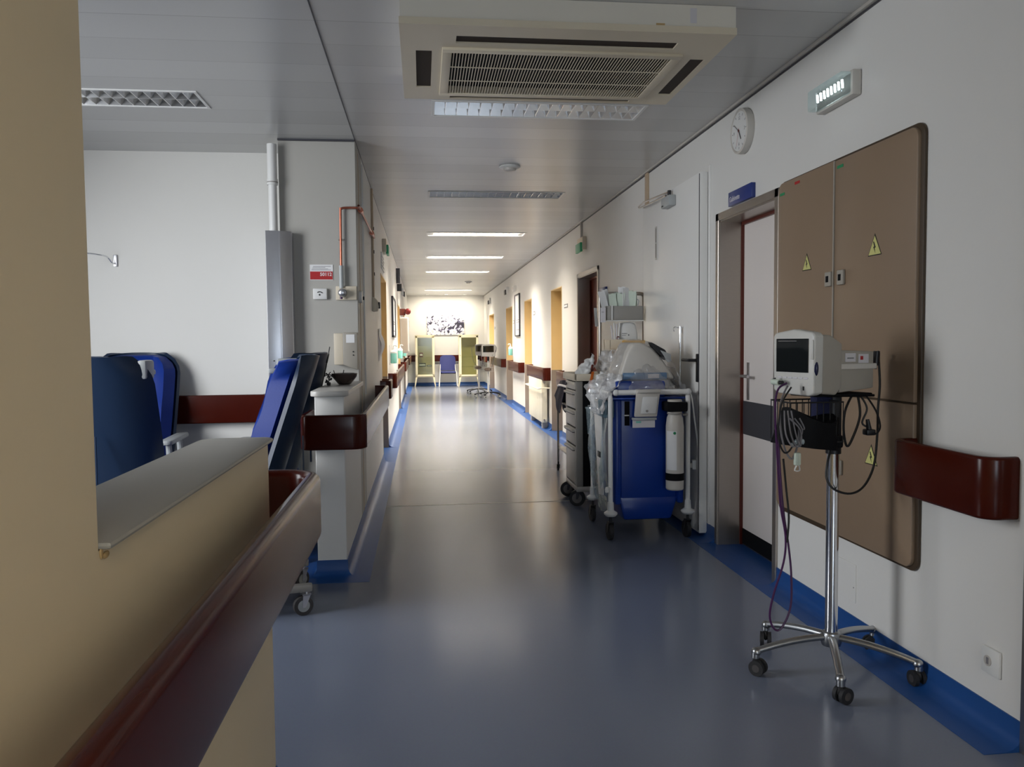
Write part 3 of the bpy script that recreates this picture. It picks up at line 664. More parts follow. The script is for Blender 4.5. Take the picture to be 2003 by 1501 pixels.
t = thing('wall_clock', 'round white wall clock with grey hands', 'clock', (XR-0.03, 4.80, 2.54))
Mx = Matrix(((0, 0, -1, XR), (-1, 0, 0, 4.80), (0, 1, 0, 2.672), (0, 0, 0, 1)))
b = MB(); b.lathe([(0, 0.001), (0.132, 0.001), (0.137, 0.02), (0.135, 0.045), (0.125, 0.05), (0.12, 0.042), (0, 0.042)], (0, 0, 0), oldwhite, 48, M=Mx); b.build('case', t)
b = MB(); b.cyl((0, 0, 0.0415), (0, 0, 0.0435), 0.118, white, seg=48, M=Mx)
for k in range(12):
    a = k*PI/6; b.box(-0.002, 0.002, 0.095, 0.11, 0.0435, 0.0442, text_g, M=Mx @ Matrix.Rotation(-a, 4, 'Z'))
for k, sx, sy in ((12, 0, 0.078), (3, 0.08, 0), (6, 0, -0.078), (9, -0.08, 0)): b.text(str(k), 0.03, Mx @ Matrix.Translation((sx, sy, 0.0437)), text_g)
b.build('dial', t)
b = MB(); b.box(-0.0035, 0.0035, -0.015, 0.062, 0.0455, 0.0465, text_k, M=Mx @ Matrix.Rotation(-math.radians(150), 4, 'Z')); b.box(-0.0025, 0.0025, -0.015, 0.092, 0.047, 0.0478, text_g, M=Mx @ Matrix.Rotation(-math.radians(-55), 4, 'Z'))
b.box(-0.001, 0.001, -0.02, 0.09, 0.0484, 0.0488, redpaint, M=Mx @ Matrix.Rotation(-math.radians(200), 4, 'Z')); b.cyl((0, 0, 0.044), (0, 0, 0.05), 0.007, darkred, M=Mx); b.build('hand', t)

t = thing('door_sign', 'blue door sign box above the steel framed doorway', 'sign', (XR-0.01, 4.83, 2.25))
b = MB(); b.box(XR-0.028, XR, 4.65, 5.01, 2.247, 2.335, signblue, 0.002); b.build('plate', t)
b = MB(); b.text('Gabinete', 0.045, face_x(XR-0.0285, 4.99, 2.285), text_w, align='LEFT'); b.build('lettering', t, label='small blurred white lettering')

t = thing('inspection_hatch', 'small white inspection hatch low on the wall under the brown cabinet', 'hatch', (XR, 3.62, 0.17))
b = MB(); b.box(XR-0.004, XR, 3.48, 3.76, 0.165, 0.345, wall_m, 0.001, 1); b.build('cover', t)
b = MB(); b.cyl((XR-0.006, 3.495, 0.235), (XR-0.003, 3.495, 0.235), 0.003, text_g, seg=8); b.build('screw', t)
t = thing('wall_socket', 'white wall socket above the blue skirting at the lower right', 'socket', (XR, 2.58, 0.2))
b = MB(); b.box(XR-0.012, XR, 2.535, 2.625, 0.205, 0.30, white, 0.004); b.build('plate', t)
b = MB(); b.cyl((XR-0.0135, 2.59, 0.252), (XR-0.011, 2.59, 0.252), 0.019, lightgrey, seg=24); b.box(XR-0.0142, XR-0.013, 2.584, 2.596, 0.24, 0.264, text_g); b.build('outlet', t)

def radiator():
    t = thing('radiator', 'cream ribbed radiator under the handrail on the right wall', 'radiator', (XR-0.07, 13.4, 0.1))
    x0, x1, y0, y1 = XR-0.125, XR-0.03, 12.55, 14.1
    b = MB(); n = 12
    for i in range(n):
        a = y0+(y1-y0)*i/n; b.box(x0, x1, a+0.006, a+(y1-y0)/n-0.006, 0.10, 0.80, radm, 0.02)
    b.box(x0+0.03, x1-0.02, y0, y1, 0.13, 0.17, radm); b.box(x0+0.03, x1-0.02, y0, y1, 0.72, 0.76, radm); b.box(x1-0.01, XR, y0+0.3, y0+0.34, 0.6, 0.65, radm); b.box(x1-0.01, XR, y1-0.34, y1-0.3, 0.6, 0.65, radm)
    b.build('panel', t)
    b = MB(); b.cyl((x0+0.04, y0-0.03, 0.745), (x0+0.04, y0, 0.745), 0.02, lightgrey); b.build('valve', t); b = MB(); b.cyl((x0+0.04, y0-0.03, 0.15), (x0+0.04, y0, 0.15), 0.016, chrome); b.build('valve', t)
    b = MB(); b.tube([(x0-0.02, y0-0.12, 0.66), (x0-0.05, y0+0.05, 0.64), (x0-0.05, y1, 0.64), (XR-0.013, y1+0.02, 0.66)], 0.012, radm); b.tube([(x0-0.02, y0-0.12, 0.66), (XR-0.013, y0-0.14, 0.66)], 0.012, radm); b.build('towel_bar', t)
    b = MB(); b.box(x0+0.02, XR-0.02, y0+0.1, y0+0.16, 0.0, 0.11, lightgrey, 0.005); b.build('foot', t); b = MB(); b.box(x0+0.02, XR-0.02, y1-0.16, y1-0.1, 0.0, 0.11, lightgrey, 0.005); b.build('foot', t)
radiator()

def exit_light(side, y, z, label, dark=False):
    X = XR if side > 0 else XL; s = -side
    t = thing('exit_light', label, 'exit light', (X+s*0.03, y, z), group='small wall boxes near the ceiling')
    b = MB(); b.box(min(X, X+s*0.05), max(X, X+s*0.05), y-0.17, y+0.17, z, z+0.16, cream if not dark else white, 0.006); b.build('case', t)
    b = MB(); b.box(min(X+s*0.045, X+s*0.075), max(X+s*0.045, X+s*0.075), y-0.15, y+0.15, z-0.02, z+0.09, black if dark else green, 0.004); b.build('face', t)
exit_light(1, 9.78, 2.50, 'green exit light above the dark red door')
exit_light(-1, 10.1, 2.50, 'green exit light above the nearest left doorway')
exit_light(1, 18.64, 2.50, 'small dark box high above the third yellow doorway on the right', True)
exit_light(1, 23.4, 2.50, 'small dark box high above the farthest right doorway', True)
exit_light(-1, 19.2, 2.50, 'small dark box high on the left wall at the far end', True)
def plaque(y, z, wy, hz, label):
    t = thing('room_plaque', label, 'plaque', (XR, y, z), group='room plaques beside the doors')
    b = MB(); b.box(XR-0.006, XR, y-wy/2, y+wy/2, z, z+hz, text_g, 0.001, 1); b.build('plate', t)
    b = MB(); b.box(XR-0.0075, XR-0.005, y-wy/2+0.02, y+wy/2-0.02, z+0.016, z+hz-0.016, paper); b.build('label_strip', t)
plaque(11.02, 1.855, 0.26, 0.055, 'small grey room plaque beside the first yellow doorway')
plaque(14.22, 1.86, 0.22, 0.07, 'small grey room plaque beside the second yellow doorway')
plaque(17.45, 1.78, 0.20, 0.08, 'small grey room plaque beside the third yellow doorway')
plaque(22.05, 1.74, 0.22, 0.06, 'tiny room plaque beside the farthest right doorway')
t = thing('door_sign', 'dark blue sign above the packets, beside the dark red door', 'sign', (XR, 8.55, 1.9))
b = MB(); b.box(XR-0.02, XR, 8.52, 8.86, 1.80, 1.98, signblue, 0.002); b.build('plate', t)
b = MB(); b.box(XR-0.0215, XR-0.0195, 8.60, 8.78, 1.86, 1.90, text_w); b.build('lettering', t, label='pale lettering')
def wall_frame(side, y0, y1, z0, z1, label):
    X = XR if side > 0 else XL; s = -side
    t = thing('picture_frame', label, 'picture', (X, (y0+y1)/2, z0))
    b = MB(); w_ = 0.03; a, c = min(X, X+s*0.03), max(X, X+s*0.03)
    for q in ((y0, y1, z0, z0+w_), (y0, y1, z1-w_, z1), (y0, y0+w_, z0, z1), (y1-w_, y1, z0, z1)): b.box(a, c, *q, darkgrey, 0.003)
    b.build('frame', t)
    b = MB(); b.box(min(X, X+s*0.014), max(X, X+s*0.014), y0+w_, y1-w_, z0+w_, z1-w_, paper)
    for k in (0.15, 0.33, 0.38): b.box(min(X, X+s*0.0155), max(X, X+s*0.0155), y0+0.15, y1-0.15, z0+(z1-z0)*k, z0+(z1-z0)*k+0.015, text_g)
    b.build('poster', t)
wall_frame(1, 16.25, 17.05, 1.50, 2.38, 'framed white poster on the right wall between two yellow doorways')
wall_frame(-1, 12.6, 13.75, 1.48, 2.12, 'dark framed poster on the left wall')
def sanitizer(side, y, z, label):
    X = XR if side > 0 else XL; s = -side
    t = thing('gel_dispenser', label, 'dispenser', (X+s*0.06, y, z), group='hand gel dispensers on the walls')
    cx = X+s*0.06
    b = MB(); b.box(min(X, X+s*0.012), max(X, X+s*0.012), y-0.05, y+0.05, z-0.02, z+0.26, white, 0.003); b.build('bracket', t)
    b = MB(); b.lathe([(0, 0), (0.042, 0.002), (0.045, 0.01), (0.045, 0.13), (0.043, 0.145), (0, 0.145)], (cx, y, z), teal, 20); b.build('gel', t)
    b = MB(); b.lathe([(0.046, 0.146), (0.046, 0.165), (0.03, 0.185), (0.014, 0.195), (0.014, 0.22), (0, 0.22)], (cx, y, z), white, 20); b.tube([(cx, y, z+0.21), (cx, y, z+0.25), (cx+s*0.04, y, z+0.25), (cx+s*0.05, y, z+0.235)], 0.008, white, smooth=2); b.build('pump', t)
sanitizer(1, 17.62, 1.09, 'teal gel dispenser by the third yellow doorway on the right')
sanitizer(-1, 11.55, 1.10, 'nearest teal gel dispenser on the left wall')
sanitizer(-1, 15.0, 1.10, 'middle teal gel dispenser on the left wall')
sanitizer(-1, 18.4, 1.08, 'farthest teal gel dispenser on the left wall')
t = thing('wall_speaker', 'small white box high on the right wall above the poster', 'wall box', (XR-0.03, 17.0, 2.5))
b = MB(); b.box(XR-0.06, XR, 16.9, 17.15, 2.46, 2.58, white, 0.01); b.build('case', t); b = MB(); b.cyl((XR-0.063, 17.02, 2.52), (XR-0.058, 17.02, 2.52), 0.03, lightgrey); b.build('grille', t)

# ================================================================== LEFT WALL THINGS
t = thing('hose_cabinet', 'grey rounded wall cabinet under a red alarm bell on the left wall', 'cabinet', (XL+0.09, 17.4, 1.17))
b = MB(); b.box(XL+0.001, XL+0.19, 17.10, 17.9, 1.17, 1.93, lightgrey, 0.04, 4); b.build('body', t); b = MB(); b.box(XL+0.188, XL+0.195, 17.16, 17.84, 1.23, 1.87, midgrey, 0.002); b.build('door', t)
t = thing('alarm_bell', 'dark red alarm bell above the grey cabinet on the left wall', 'alarm bell', (XL+0.1, 17.3, 2.0))
b = MB(); b.box(XL, XL+0.12, 17.2, 17.32, 1.97, 2.11, darkred, 0.01); b.build('bracket', t)
b = MB(); b.cyl((XL+0.17, 17.2, 2.05), (XL+0.17, 17.28, 2.05), 0.065, reddark, seg=24); b.sphere((XL+0.17, 17.2, 2.05), 0.06, reddark, (1, 0.45, 1)); b.build('gong', t)
t = thing('alarm_siren', 'beige box with a black knob below the tan conduit on the left wall', 'wall box', (XL+0.04, 8.0, 1.72))
b = MB(); b.prism([(XL, 1.695), (XL+0.05, 1.70), (XL+0.062, 1.74), (XL+0.05, 1.80), (XL+0.02, 1.83), (XL, 1.83)], 'y', 7.75, 7.90, cream, 0.006); b.build('case', t)
b = MB(); b.box(XL+0.055, XL+0.072, 7.77, 7.86, 1.725, 1.785, black, 0.004); b.build('knob', t)
t = thing('conduit_cover', 'tan vertical conduit on the left wall reaching the ceiling', 'conduit', (XL, 7.85, 1.83))
b = MB(); b.box(XL, XL+0.02, 7.79, 7.86, 1.835, 2.86, tanp, 0.003); b.build('channel', t)
for z in (2.04, 2.25, 2.47): b = MB(); b.box(XL+0.02, XL+0.026, 7.80, 7.84, z, z+0.03, black, 0.001); b.build('clip', t)
t = thing('copper_pipe', 'copper gas pipe bent across the pillar and along the left wall', 'pipe', (-0.57, 6.02, 2.0))
b = MB(); b.tube([(-0.583, 6.02, 1.96), (-0.580, 6.02, 2.35), (-0.575, 6.02, 2.375), (-0.55, 6.02, 2.385), (-0.45, 6.02, 2.385), (-0.443, 6.04, 2.385), (-0.443, 7.70, 2.40), (-0.443, 7.78, 2.40)], 0.009, copper, smooth=3); b.build('pipe_run', t)
b = MB(); b.cyl((-0.443, 6.10, 2.385), (-0.443, 6.2, 2.386), 0.02, copper); b.cyl((-0.443, 7.45, 2.397), (-0.443, 7.6, 2.399), 0.02, copper); b.box(-0.60, -0.56, 6.03, 6.05, 2.15, 2.16, steel); b.build('fitting', t)
b = MB(); b.tube([(-0.583, 6.015, 1.80), (-0.583, 6.015, 1.965)], 0.016, greypl); b.build('sleeve', t, label='grey lower sleeve')
t = thing('pressure_gauge', 'beige gas outlet box with a round grey valve on the pillar', 'gas outlet', (-0.56, 6.0, 1.71))
b = MB(); b.box(-0.625, -0.475, 6.02, 6.049, 1.715, 1.815, cream, 0.004); b.build('box', t)
b = MB(); b.cyl((-0.573, 5.965, 1.765), (-0.573, 6.02, 1.765), 0.031, midgrey); b.sphere((-0.573, 5.965, 1.765), 0.028, steelpol, (1, 0.6, 1)); b.cyl((-0.583, 5.99, 1.72), (-0.583, 5.99, 1.755), 0.010, purple); b.build('valve', t)
t = thing('wall_bell', 'small round white knob on the wall edge beside the pillar', 'wall knob', (XL+0.02, 6.2, 1.75))
b = MB(); b.cyl((XL, 6.18, 1.745), (XL+0.022, 6.18, 1.745), 0.045, white, seg=24); b.build('ring', t); b = MB(); b.cyl((XL, 6.36, 1.745), (XL+0.025, 6.36, 1.745), 0.014, black); b.build('button', t)

t = thing('phone_sign', 'red and white sign with a number on the pillar', 'sign', (-0.73, 6.04, 1.86))
b = MB(); b.box(-0.812, -0.645, 6.046, 6.0495, 1.862, 1.975, paper); b.build('sheet', t)
b = MB(); b.box(-0.810, -0.648, 6.044, 6.0465, 1.866, 1.925, redpaint); b.build('red_band', t, label='red band')
b = MB(); b.text('50112', 0.034, face_y(-0.654, 6.0435, 1.903), text_w, bold=0.0008, align='RIGHT')
for k in range(4): b.box(-0.80+0.004*k, -0.66-0.02*(k % 3), 6.045, 6.0462, 1.934+k*0.009, 1.937+k*0.009, text_g)
b.box(-0.775, -0.725, 6.0432, 6.0442, 1.878, 1.884, redpaint); b.build('lettering', t)
t = thing('contactless_reader', 'square white reader plate with a black arc on the pillar', 'reader', (-0.74, 6.03, 1.71))
b = MB(); b.box(-0.79, -0.69, 6.022, 6.0495, 1.72, 1.80, white, 0.005); b.build('plate', t)
b = MB(); b.cyl((-0.742, 6.0205, 1.753), (-0.742, 6.0225, 1.753), 0.0065, text_k, seg=16)
pts = arc(-0.742, 1.748, 0.027, 40, 125, 8); b.tube([(x, 6.0215, z) for x, z in pts], 0.0035, text_k, 6); b.build('symbol', t)
t = thing('towel_dispenser', 'beige paper dispenser with a white label on the pillar above the bowl', 'dispenser', (-0.56, 5.98, 1.23))
b = MB(); b.box(-0.64, -0.575, 5.955, 6.049, 1.24, 1.47, cream, 0.006); b.build('side_cover', t); b = MB(); b.prism([(-0.575, 1.24), (-0.47, 1.20), (-0.47, 1.475), (-0.575, 1.475)], 'y', 5.94, 6.049, mongrey, 0.006); b.build('front_cover', t)
b = MB(); b.box(-0.55, -0.49, 5.937, 5.9405, 1.40, 1.46, paper); b.build('label_sheet', t)
b = MB(); b.cyl((-0.50, 5.936, 1.335), (-0.50, 5.942, 1.335), 0.005, text_k, seg=10); b.cyl((-0.50, 5.936, 1.31), (-0.50, 5.942, 1.31), 0.005, text_k, seg=10); b.build('keyhole', t)

t = thing('bowl', 'dark glass bowl standing on the middle counter', 'bowl', (-0.53, 5.55, 1.117))
b = MB(); b.lathe([(0, 0.0), (0.035, 0.0), (0.045, 0.006), (0.085, 0.055), (0.088, 0.075), (0.084, 0.076), (0.078, 0.058), (0.04, 0.012), (0, 0.010)], (-0.53, 5.55, 1.117), brownglass, 32); b.build('vessel', t)
b = MB(); b.tube([(-0.575, 5.52, 1.14), (-0.60, 5.53, 1.215)], 0.003, text_k, 6); b.tube([(-0.55, 5.56, 1.14), (-0.535, 5.57, 1.215)], 0.003, text_k, 6); b.build('stirrer', t)
t = thing('desk_plant', 'small dark twig ornament beside the bowl on the middle counter', 'ornament', (-0.63, 5.45, 1.117))
b = MB(); b.lathe([(0, 0), (0.012, 0), (0.014, 0.02), (0, 0.022)], (-0.625, 5.45, 1.117), black, 12); b.build('foot', t)
b = MB(); random.seed(3)
for k in range(16):
    a = random.random()*2*PI; z = 1.125+0.07*k/16; b.tube([(-0.625, 5.45, z), (-0.625+0.02*math.cos(a), 5.45+0.02*math.sin(a), z+0.014), (-0.625+0.024*math.cos(a+.6), 5.45+0.024*math.sin(a+.6), z+0.004)], 0.003, rubber, 5, smooth=2)
b.build('twigs', t)
t = thing('antenna_rod', 'thin dark rod leaning upright on the middle counter', 'rod', (-0.655, 5.3, 1.117))
b = MB(); b.tube([(-0.652, 5.30, 1.118), (-0.612, 5.32, 1.30), (-0.60, 5.33, 1.375)], 0.0035, text_k, 6); b.build('rod', t)
b = MB(); b.tube([(-0.62, 5.32, 1.27), (-0.607, 5.325, 1.33)], 0.006, text_k, 6); b.build('grip', t)

t = thing('pipe_duct', 'polished steel duct cover standing at the left of the pillar', 'duct', (-1.03, 5.95, 0.1))
b = MB(); b.prism([(-1.10, 6.49), (-1.10, 5.915), (-1.012, 5.935), (-1.004, 5.935), (-0.925, 5.965), (-0.925, 6.048), (-1.03, 6.048), (-1.03, 6.49)], 'z', 0.11, 2.205, steelpol, 0.004, 2); b.build('cover', t)
b = MB(); b.cyl((-1.06, 5.922, 1.275), (-1.06, 5.935, 1.275), 0.005, chrome, seg=10); b.build('screw', t)
t = thing('drain_pipe', 'white vertical drain pipe above the steel duct cover', 'pipe', (-1.06, 5.99, 2.21))
b = MB(); b.cyl((-1.055, 6.0, 2.206), (-1.055, 6.0, 2.56), 0.03, white, seg=24); b.cyl((-1.055, 6.0, 2.56), (-1.055, 6.0, 2.83), 0.034, white, seg=24); b.build('tube', t)
b = MB(); b.cyl((-1.055, 6.0, 2.54), (-1.055, 6.0, 2.58), 0.038, white, seg=24); b.cyl((-1.055, 6.0, 2.555), (-1.055, 6.0, 2.562), 0.0395, midgrey, seg=24); b.build('collar', t)
t = thing('coat_hook', 'curled metal hook on the back wall of the side room', 'hook', (-2.33, 6.45, 2.0))
b = MB(); b.box(-2.345, -2.315, 6.488, 6.499, 2.0, 2.09, steelpol, 0.003); b.build('plate', t)
b = MB(); b.tube([(-2.33, 6.49, 2.02), (-2.345, 6.46, 2.03), (-2.36, 6.42, 2.065), (-2.39, 6.36, 2.075), (-2.46, 6.28, 2.078), (-2.475, 6.26, 2.068), (-2.49, 6.25, 2.06), (-2.50, 6.25, 2.07)], 0.006, chrome, smooth=3); b.build('arm', t)

t = thing('notice_sheet', 'curled white paper sheets hanging beside the nearest left doorway', 'notice', (XL+0.03, 8.75, 1.2))
b = MB(); b.grid(lambda u, v: (XL+0.008+0.05*(math.sin(v*PI)**2)*(0.5+0.5*u), 8.70+0.25*u+0.03*v, 1.55-0.34*v), 6, 10, paper, 0.001); b.build('sheet', t)
b = MB(); b.grid(lambda u, v: (XL+0.004+0.03*(math.sin(v*PI)**2)*u, 8.62+0.12*u, 1.50-0.30*v), 4, 8, papert, 0.001); b.build('sheet', t)
t = thing('notice_board', 'small white notice above the nearest left doorway', 'notice', (XL, 9.75, 2.3))
b = MB(); b.box(XL, XL+0.012, 9.55, 10.2, 2.27, 2.46, paper, 0.001, 1); b.build('sheet', t); b = MB()
for k in range(4): b.box(XL+0.012, XL+0.0135, 9.6, 10.1-0.1*(k % 2), 2.30+0.035*k, 2.315+0.035*k, text_g)
b.build('lettering', t)
t = thing('hanging_sign', 'narrow dark sign projecting high from the left wall', 'sign', (XL+0.05, 15.3, 2.4))
b = MB(); b.box(XL, XL+0.07, 15.2, 15.24, 2.50, 2.78, darkgrey, 0.003); b.build('panel', t); b = MB(); b.box(XL, XL+0.09, 15.6, 15.63, 2.38, 2.52, black, 0.003); b.build('lower_panel', t)

# ================================================================== FAR END THINGS
t = thing('mural_panel', 'wide black, white and violet abstract picture on the end wall', 'picture', (0.75, YE-0.01, 1.62))
b = MB(); b.box(0.155, 1.345, YE-0.03, YE-0.001, 1.62, 2.25, mural_m, 0.002, 1); b.build('print', t)
def glass_cabinet(cx, y, label):
    t = thing('display_cabinet', label, 'cabinet', (cx, y, 0), group='glass fronted cabinets against the end wall')
    w_, d, z0, z1 = 0.60, 0.40, 0.30, 1.62; x0, x1, y0, y1 = cx-w_/2, cx+w_/2, y-d/2, y+d/2
    b = MB(); e = 0.045
    for (a, c) in ((x0, x0+e), (x1-e, x1)):
        for (p, q) in ((y0+0.015, y0+0.015+e), (y1-e, y1)): b.box(a, c, p, q, z0, z1, creamgl, 0.004)
    b.box(x0-0.01, x1+0.01, y0, y1+0.01, z1-0.03, z1, creamgl, 0.004); b.box(x0, x1, y0+0.015, y1, z0, z0+0.05, creamgl, 0.004); b.box(x0, x1, y1-0.01, y1, z0, z1, mat('cabinet back', (0.33, 0.29, 0.17), 0.5)); b.build('body', t)
    b = MB(); 
    for q in ((x0+0.01, x0+0.07, z0+0.05, z1-0.03), (x1-0.07, x1-0.01, z0+0.05, z1-0.03), (x0+0.01, x1-0.01, z1-0.09, z1-0.03), (x0+0.01, x1-0.01, z0+0.03, z0+0.08)): b.box(q[0], q[1], y0-0.005, y0+0.014, q[2], q[3], creamgl, 0.003)
    d_ = b.build('door', t)
    b = MB(); b.box(x0+0.07, x1-0.07, y0+0.002, y0+0.006, z0+0.08, z1-0.09, pane_m); b.build('pane', d_)
    b = MB(); b.box(x0+0.02, x0+0.04, y0-0.03, y0-0.004, 0.96, 1.0, steel, 0.003); b.build('knob', d_)
    for z in (0.62, 0.92, 1.25): b = MB(); b.box(x0+0.05, x1-0.05, y0+0.03, y1-0.02, z, z+0.008, pane_m); b.build('shelf', t)
    for (sx, xx) in ((-1, x0), (1, x1)):
        for yy in (y0+0.03, y1-0.03):
            b = MB(); px = xx-sx*0.03; b.prism([(px-0.028, 0.30), (px+0.028, 0.30), (px+sx*0.05+0.014, 0.0), (px+sx*0.05-0.014, 0.0)], 'y', yy-0.02, yy+0.02, creamgl, 0.003); b.build('leg', t)
    return t
glass_cabinet(0.075, 25.45, 'left cream cabinet with a glass door at the end wall')
glass_cabinet(1.43, 25.1, 'right cream cabinet with a glass door behind the far monitors')
def item(name, label, cat, x0, x1, y0, y1, z0, z1, m, lid=None):
    t = thing(name, label, cat, ((x0+x1)/2, (y0+y1)/2, z0)); b = MB(); b.box(x0, x1, y0, y1, z0, z1, m, 0.008); b.build('body', t)
    b = MB(); b.box(x0+0.02, x1-0.02, y0-0.004, y0+0.002, z0+(z1-z0)*0.3, z1-(z1-z0)*0.3, lid or paper); b.build('label_strip', t)
item('storage_box', 'brown box on the upper glass shelf of the left cabinet', 'box', -0.10, 0.02, 25.4, 25.5, 0.928, 1.07, darkred, papert)
item('storage_box', 'dark flat box on the middle glass shelf of the left cabinet', 'box', -0.12, 0.10, 25.38, 25.52, 0.628, 0.74, rubber, greypl)
item('storage_box', 'small dark pouch beside the flat box in the left cabinet', 'box', 0.13, 0.28, 25.4, 25.5, 0.628, 0.68, black, greypl)

t = thing('visitor_chair', 'blue chair with white metal legs between the two glass cabinets', 'chair', (0.79, 25.3, 0), 0)
cx, cy = 0.79, 25.25
b = MB(); b.grid(lambda u, v: (cx+(u-0.5)*0.50*(1-0.10*abs(2*v-1)**3), cy+0.22+0.05*(1-math.cos((u-0.5)*2)) - 0.06*(1-v)+0.03, 0.50+0.48*v-0.05*(abs(2*u-1)**4)*v), 14, 10, mat('slate blue fabric', (0.03, 0.04, 0.17), 0.6), 0.035); b.build('backrest', t)
b = MB(); b.prism([(a-0, c) for a, c in rrect(cx-0.24, cx+0.24, cy-0.24, cy+0.22, 0.06)], 'z', 0.43, 0.475, MATS['slate blue fabric'], 0.012); b.build('seat', t)
b = MB(); b.prism([(a, c) for a, c in rrect(cx-0.235, cx+0.235, cy-0.235, cy+0.215, 0.06)], 'z', 0.405, 0.43, black, 0.003); b.build('seat_pan', t)
for sx in (-1, 1):
    for (ya, yb) in ((cy-0.2, cy-0.26), (cy+0.2, cy+0.26)):
        b = MB(); b.tube([(cx+sx*0.25, ya, 0.47), (cx+sx*0.285, yb, 0.012)], 0.014, whitem); b.build('leg', t)
b = MB(); b.tube([(cx-0.25, cy+0.2, 0.47), (cx-0.25, cy-0.2, 0.47)], 0.013, whitem); b.tube([(cx+0.25, cy+0.2, 0.47), (cx+0.25, cy-0.2, 0.47)], 0.013, whitem); b.tube([(cx-0.25, cy+0.2, 0.46), (cx-0.23, cy+0.25, 0.7)], 0.013, whitem); b.tube([(cx+0.25, cy+0.2, 0.46), (cx+0.23, cy+0.25, 0.7)], 0.013, whitem); b.build('frame', t)

# ================================================================== SIDE ROOM RECLINERS
def caster(parent, x, y, r=0.035, w_=0.022, yaw=0.0, m=rubber, hub=greypl, top=0.10, fork=steelpol, name='caster'):
    M = Matrix.Translation((x, y, 0)) @ Matrix.Rotation(yaw, 4, 'Z')
    b = MB(); b.cyl((-w_/2, 0.02, r), (w_/2, 0.02, r), r, m, seg=24, M=M); b.cyl((-w_/2-0.002, 0.02, r), (w_/2+0.002, 0.02, r), r*0.62, hub, seg=20, M=M)
    f_ = w_/2+0.005
    for s in (-1, 1): b.prism([(0.028, r-0.008), (0.012, r-0.008), (-0.016, 2*r+0.008), (0.024, 2*r+0.008)], 'x', s*f_-0.002, s*f_+0.002, fork, M=M)
    b.box(-f_-0.002, f_+0.002, -0.018, 0.026, 2*r+0.005, 2*r+0.011, fork, M=M); b.cyl((0, 0, 2*r+0.008), (0, 0, top), 0.009, fork, seg=12, M=M)
    return b.build(name, parent)
def make_recliner():
    t = thing('recliner_chair', '', 'recliner')
    z0, z1 = 0.50, 1.34; W = 0.30
    def back(off, ins):
        def fn(u, v):
            z = z0+(z1-z0)*v; w_ = (W-ins)*(1-0.34*max(0.0, (v-0.80)/0.20)**2.6-0.09*(1-v)**2)
            x = (2*u-1); xx = x*w_; lean = -0.20-0.27*v; wing = 0.09*abs(x)**3
            top = -0.02*(abs(x)**3)*v**3
            return Vector((xx, lean+wing+off, z+top))
        return fn
    b = MB(); b.grid(back(0.0, 0.0), 20, 18, blueshell, -0.025); b.box(-0.006, 0.006, -0.40, -0.392, 0.62, 0.9, blueshell); b.build('back_shell', t, angle=60)
    b = MB(); f0 = back(0.02, 0.012); f1 = back(0.115, 0.05)
    # padded cushion: closed loft between rear and puffed front surfaces
    def cush(u, v):
        if u <= 0.5: p = f0(u*2, 0.03+0.95*v)
        else:
            k = (u-0.5)*2; p = f1(1-k, 0.05+0.92*v) + Vector((0, 0.03*math.sin(PI*min(1, v*1.02))*(1-abs(2*k-1)**4)+0.012*math.sin(v*PI*3)**2, 0))
        return p
    tt = bmesh.new(); nu, nv = 40, 16
    V = [[tt.verts.new(cush(i/nu, j/nv)) for j in range(nv+1)] for i in range(nu)]
    for i in range(nu):
        for j in range(nv): tt.faces.new((V[i][j], V[(i+1) % nu][j], V[(i+1) % nu][j+1], V[i][j+1]))
    tt.faces.new([V[i][nv] for i in range(nu)]); tt.faces.new([V[i][0] for i in range(nu)][::-1])
    bmesh.ops.recalc_face_normals(tt, faces=tt.faces[:]); b._add(tt, bluefab); b.build('backrest', t, angle=70)
    b = MB(); b.box(-0.27, 0.27, -0.20, 0.34, 0.42, 0.56, bluefab, 0.04, 4); b.build('seat', t)
    b = MB(); b.box(-0.25, 0.25, 0.36, 0.43, 0.14, 0.50, bluefab, 0.03, 3); b.build('leg_rest', t)
    for s in (-1, 1):
        b = MB(); b.prism(rrect(s*0.335-0.045, s*0.335+0.045, -0.30, 0.28, 0.04), 'z', 0.70, 0.735, greypl, 0.012); b.build('armrest', t)
        b = MB(); b.tube([(s*0.335, -0.15, 0.70), (s*0.335, -0.15, 0.40), (s*0.25, -0.15, 0.30)], 0.02, greypl, smooth=3); b.tube([(s*0.335, 0.18, 0.70), (s*0.335, 0.18, 0.40), (s*0.25, 0.18, 0.30)], 0.02, greypl, smooth=3); b.build('arm_support', t)
    b = MB(); b.box(-0.27, -0.22, -0.42, 0.36, 0.12, 0.16, midgrey, 0.01); b.box(0.22, 0.27, -0.42, 0.36, 0.12, 0.16, midgrey, 0.01)
    for y in (-0.3, 0.0, 0.25): b.box(-0.24, 0.24, y-0.02, y+0.02, 0.12, 0.16, midgrey, 0.006)
    for s in (-1, 1): b.box(s*0.2-0.02, s*0.2+0.02, -0.22, -0.16, 0.14, 0.44, midgrey, 0.006); b.box(s*0.2-0.02, s*0.2+0.02, 0.16, 0.22, 0.14, 0.44, midgrey, 0.006)
    b.build('base_frame', t)
    b = MB(); b.box(0.235, 0.285, -0.40, -0.27, 1.21, 1.315, greypl, 0.014); b.box(0.245, 0.275, -0.28, -0.225, 1.23, 1.26, greypl, 0.01); b.build('push_handle', t)
    for (x, y) in ((-0.245, -0.39), (0.245, -0.39), (-0.245, 0.33), (0.245, 0.33)): caster(t, x, y, 0.05, 0.03, yaw=random.uniform(-1, 1), m=greyrub, top=0.13)
    return t
rec = make_recliner(); G = 'blue recliners in the side room'
place(rec, (-1.76, 4.97, 0), math.radians(-3), 'blue recliner nearest the left wall edge, seen from behind', G)
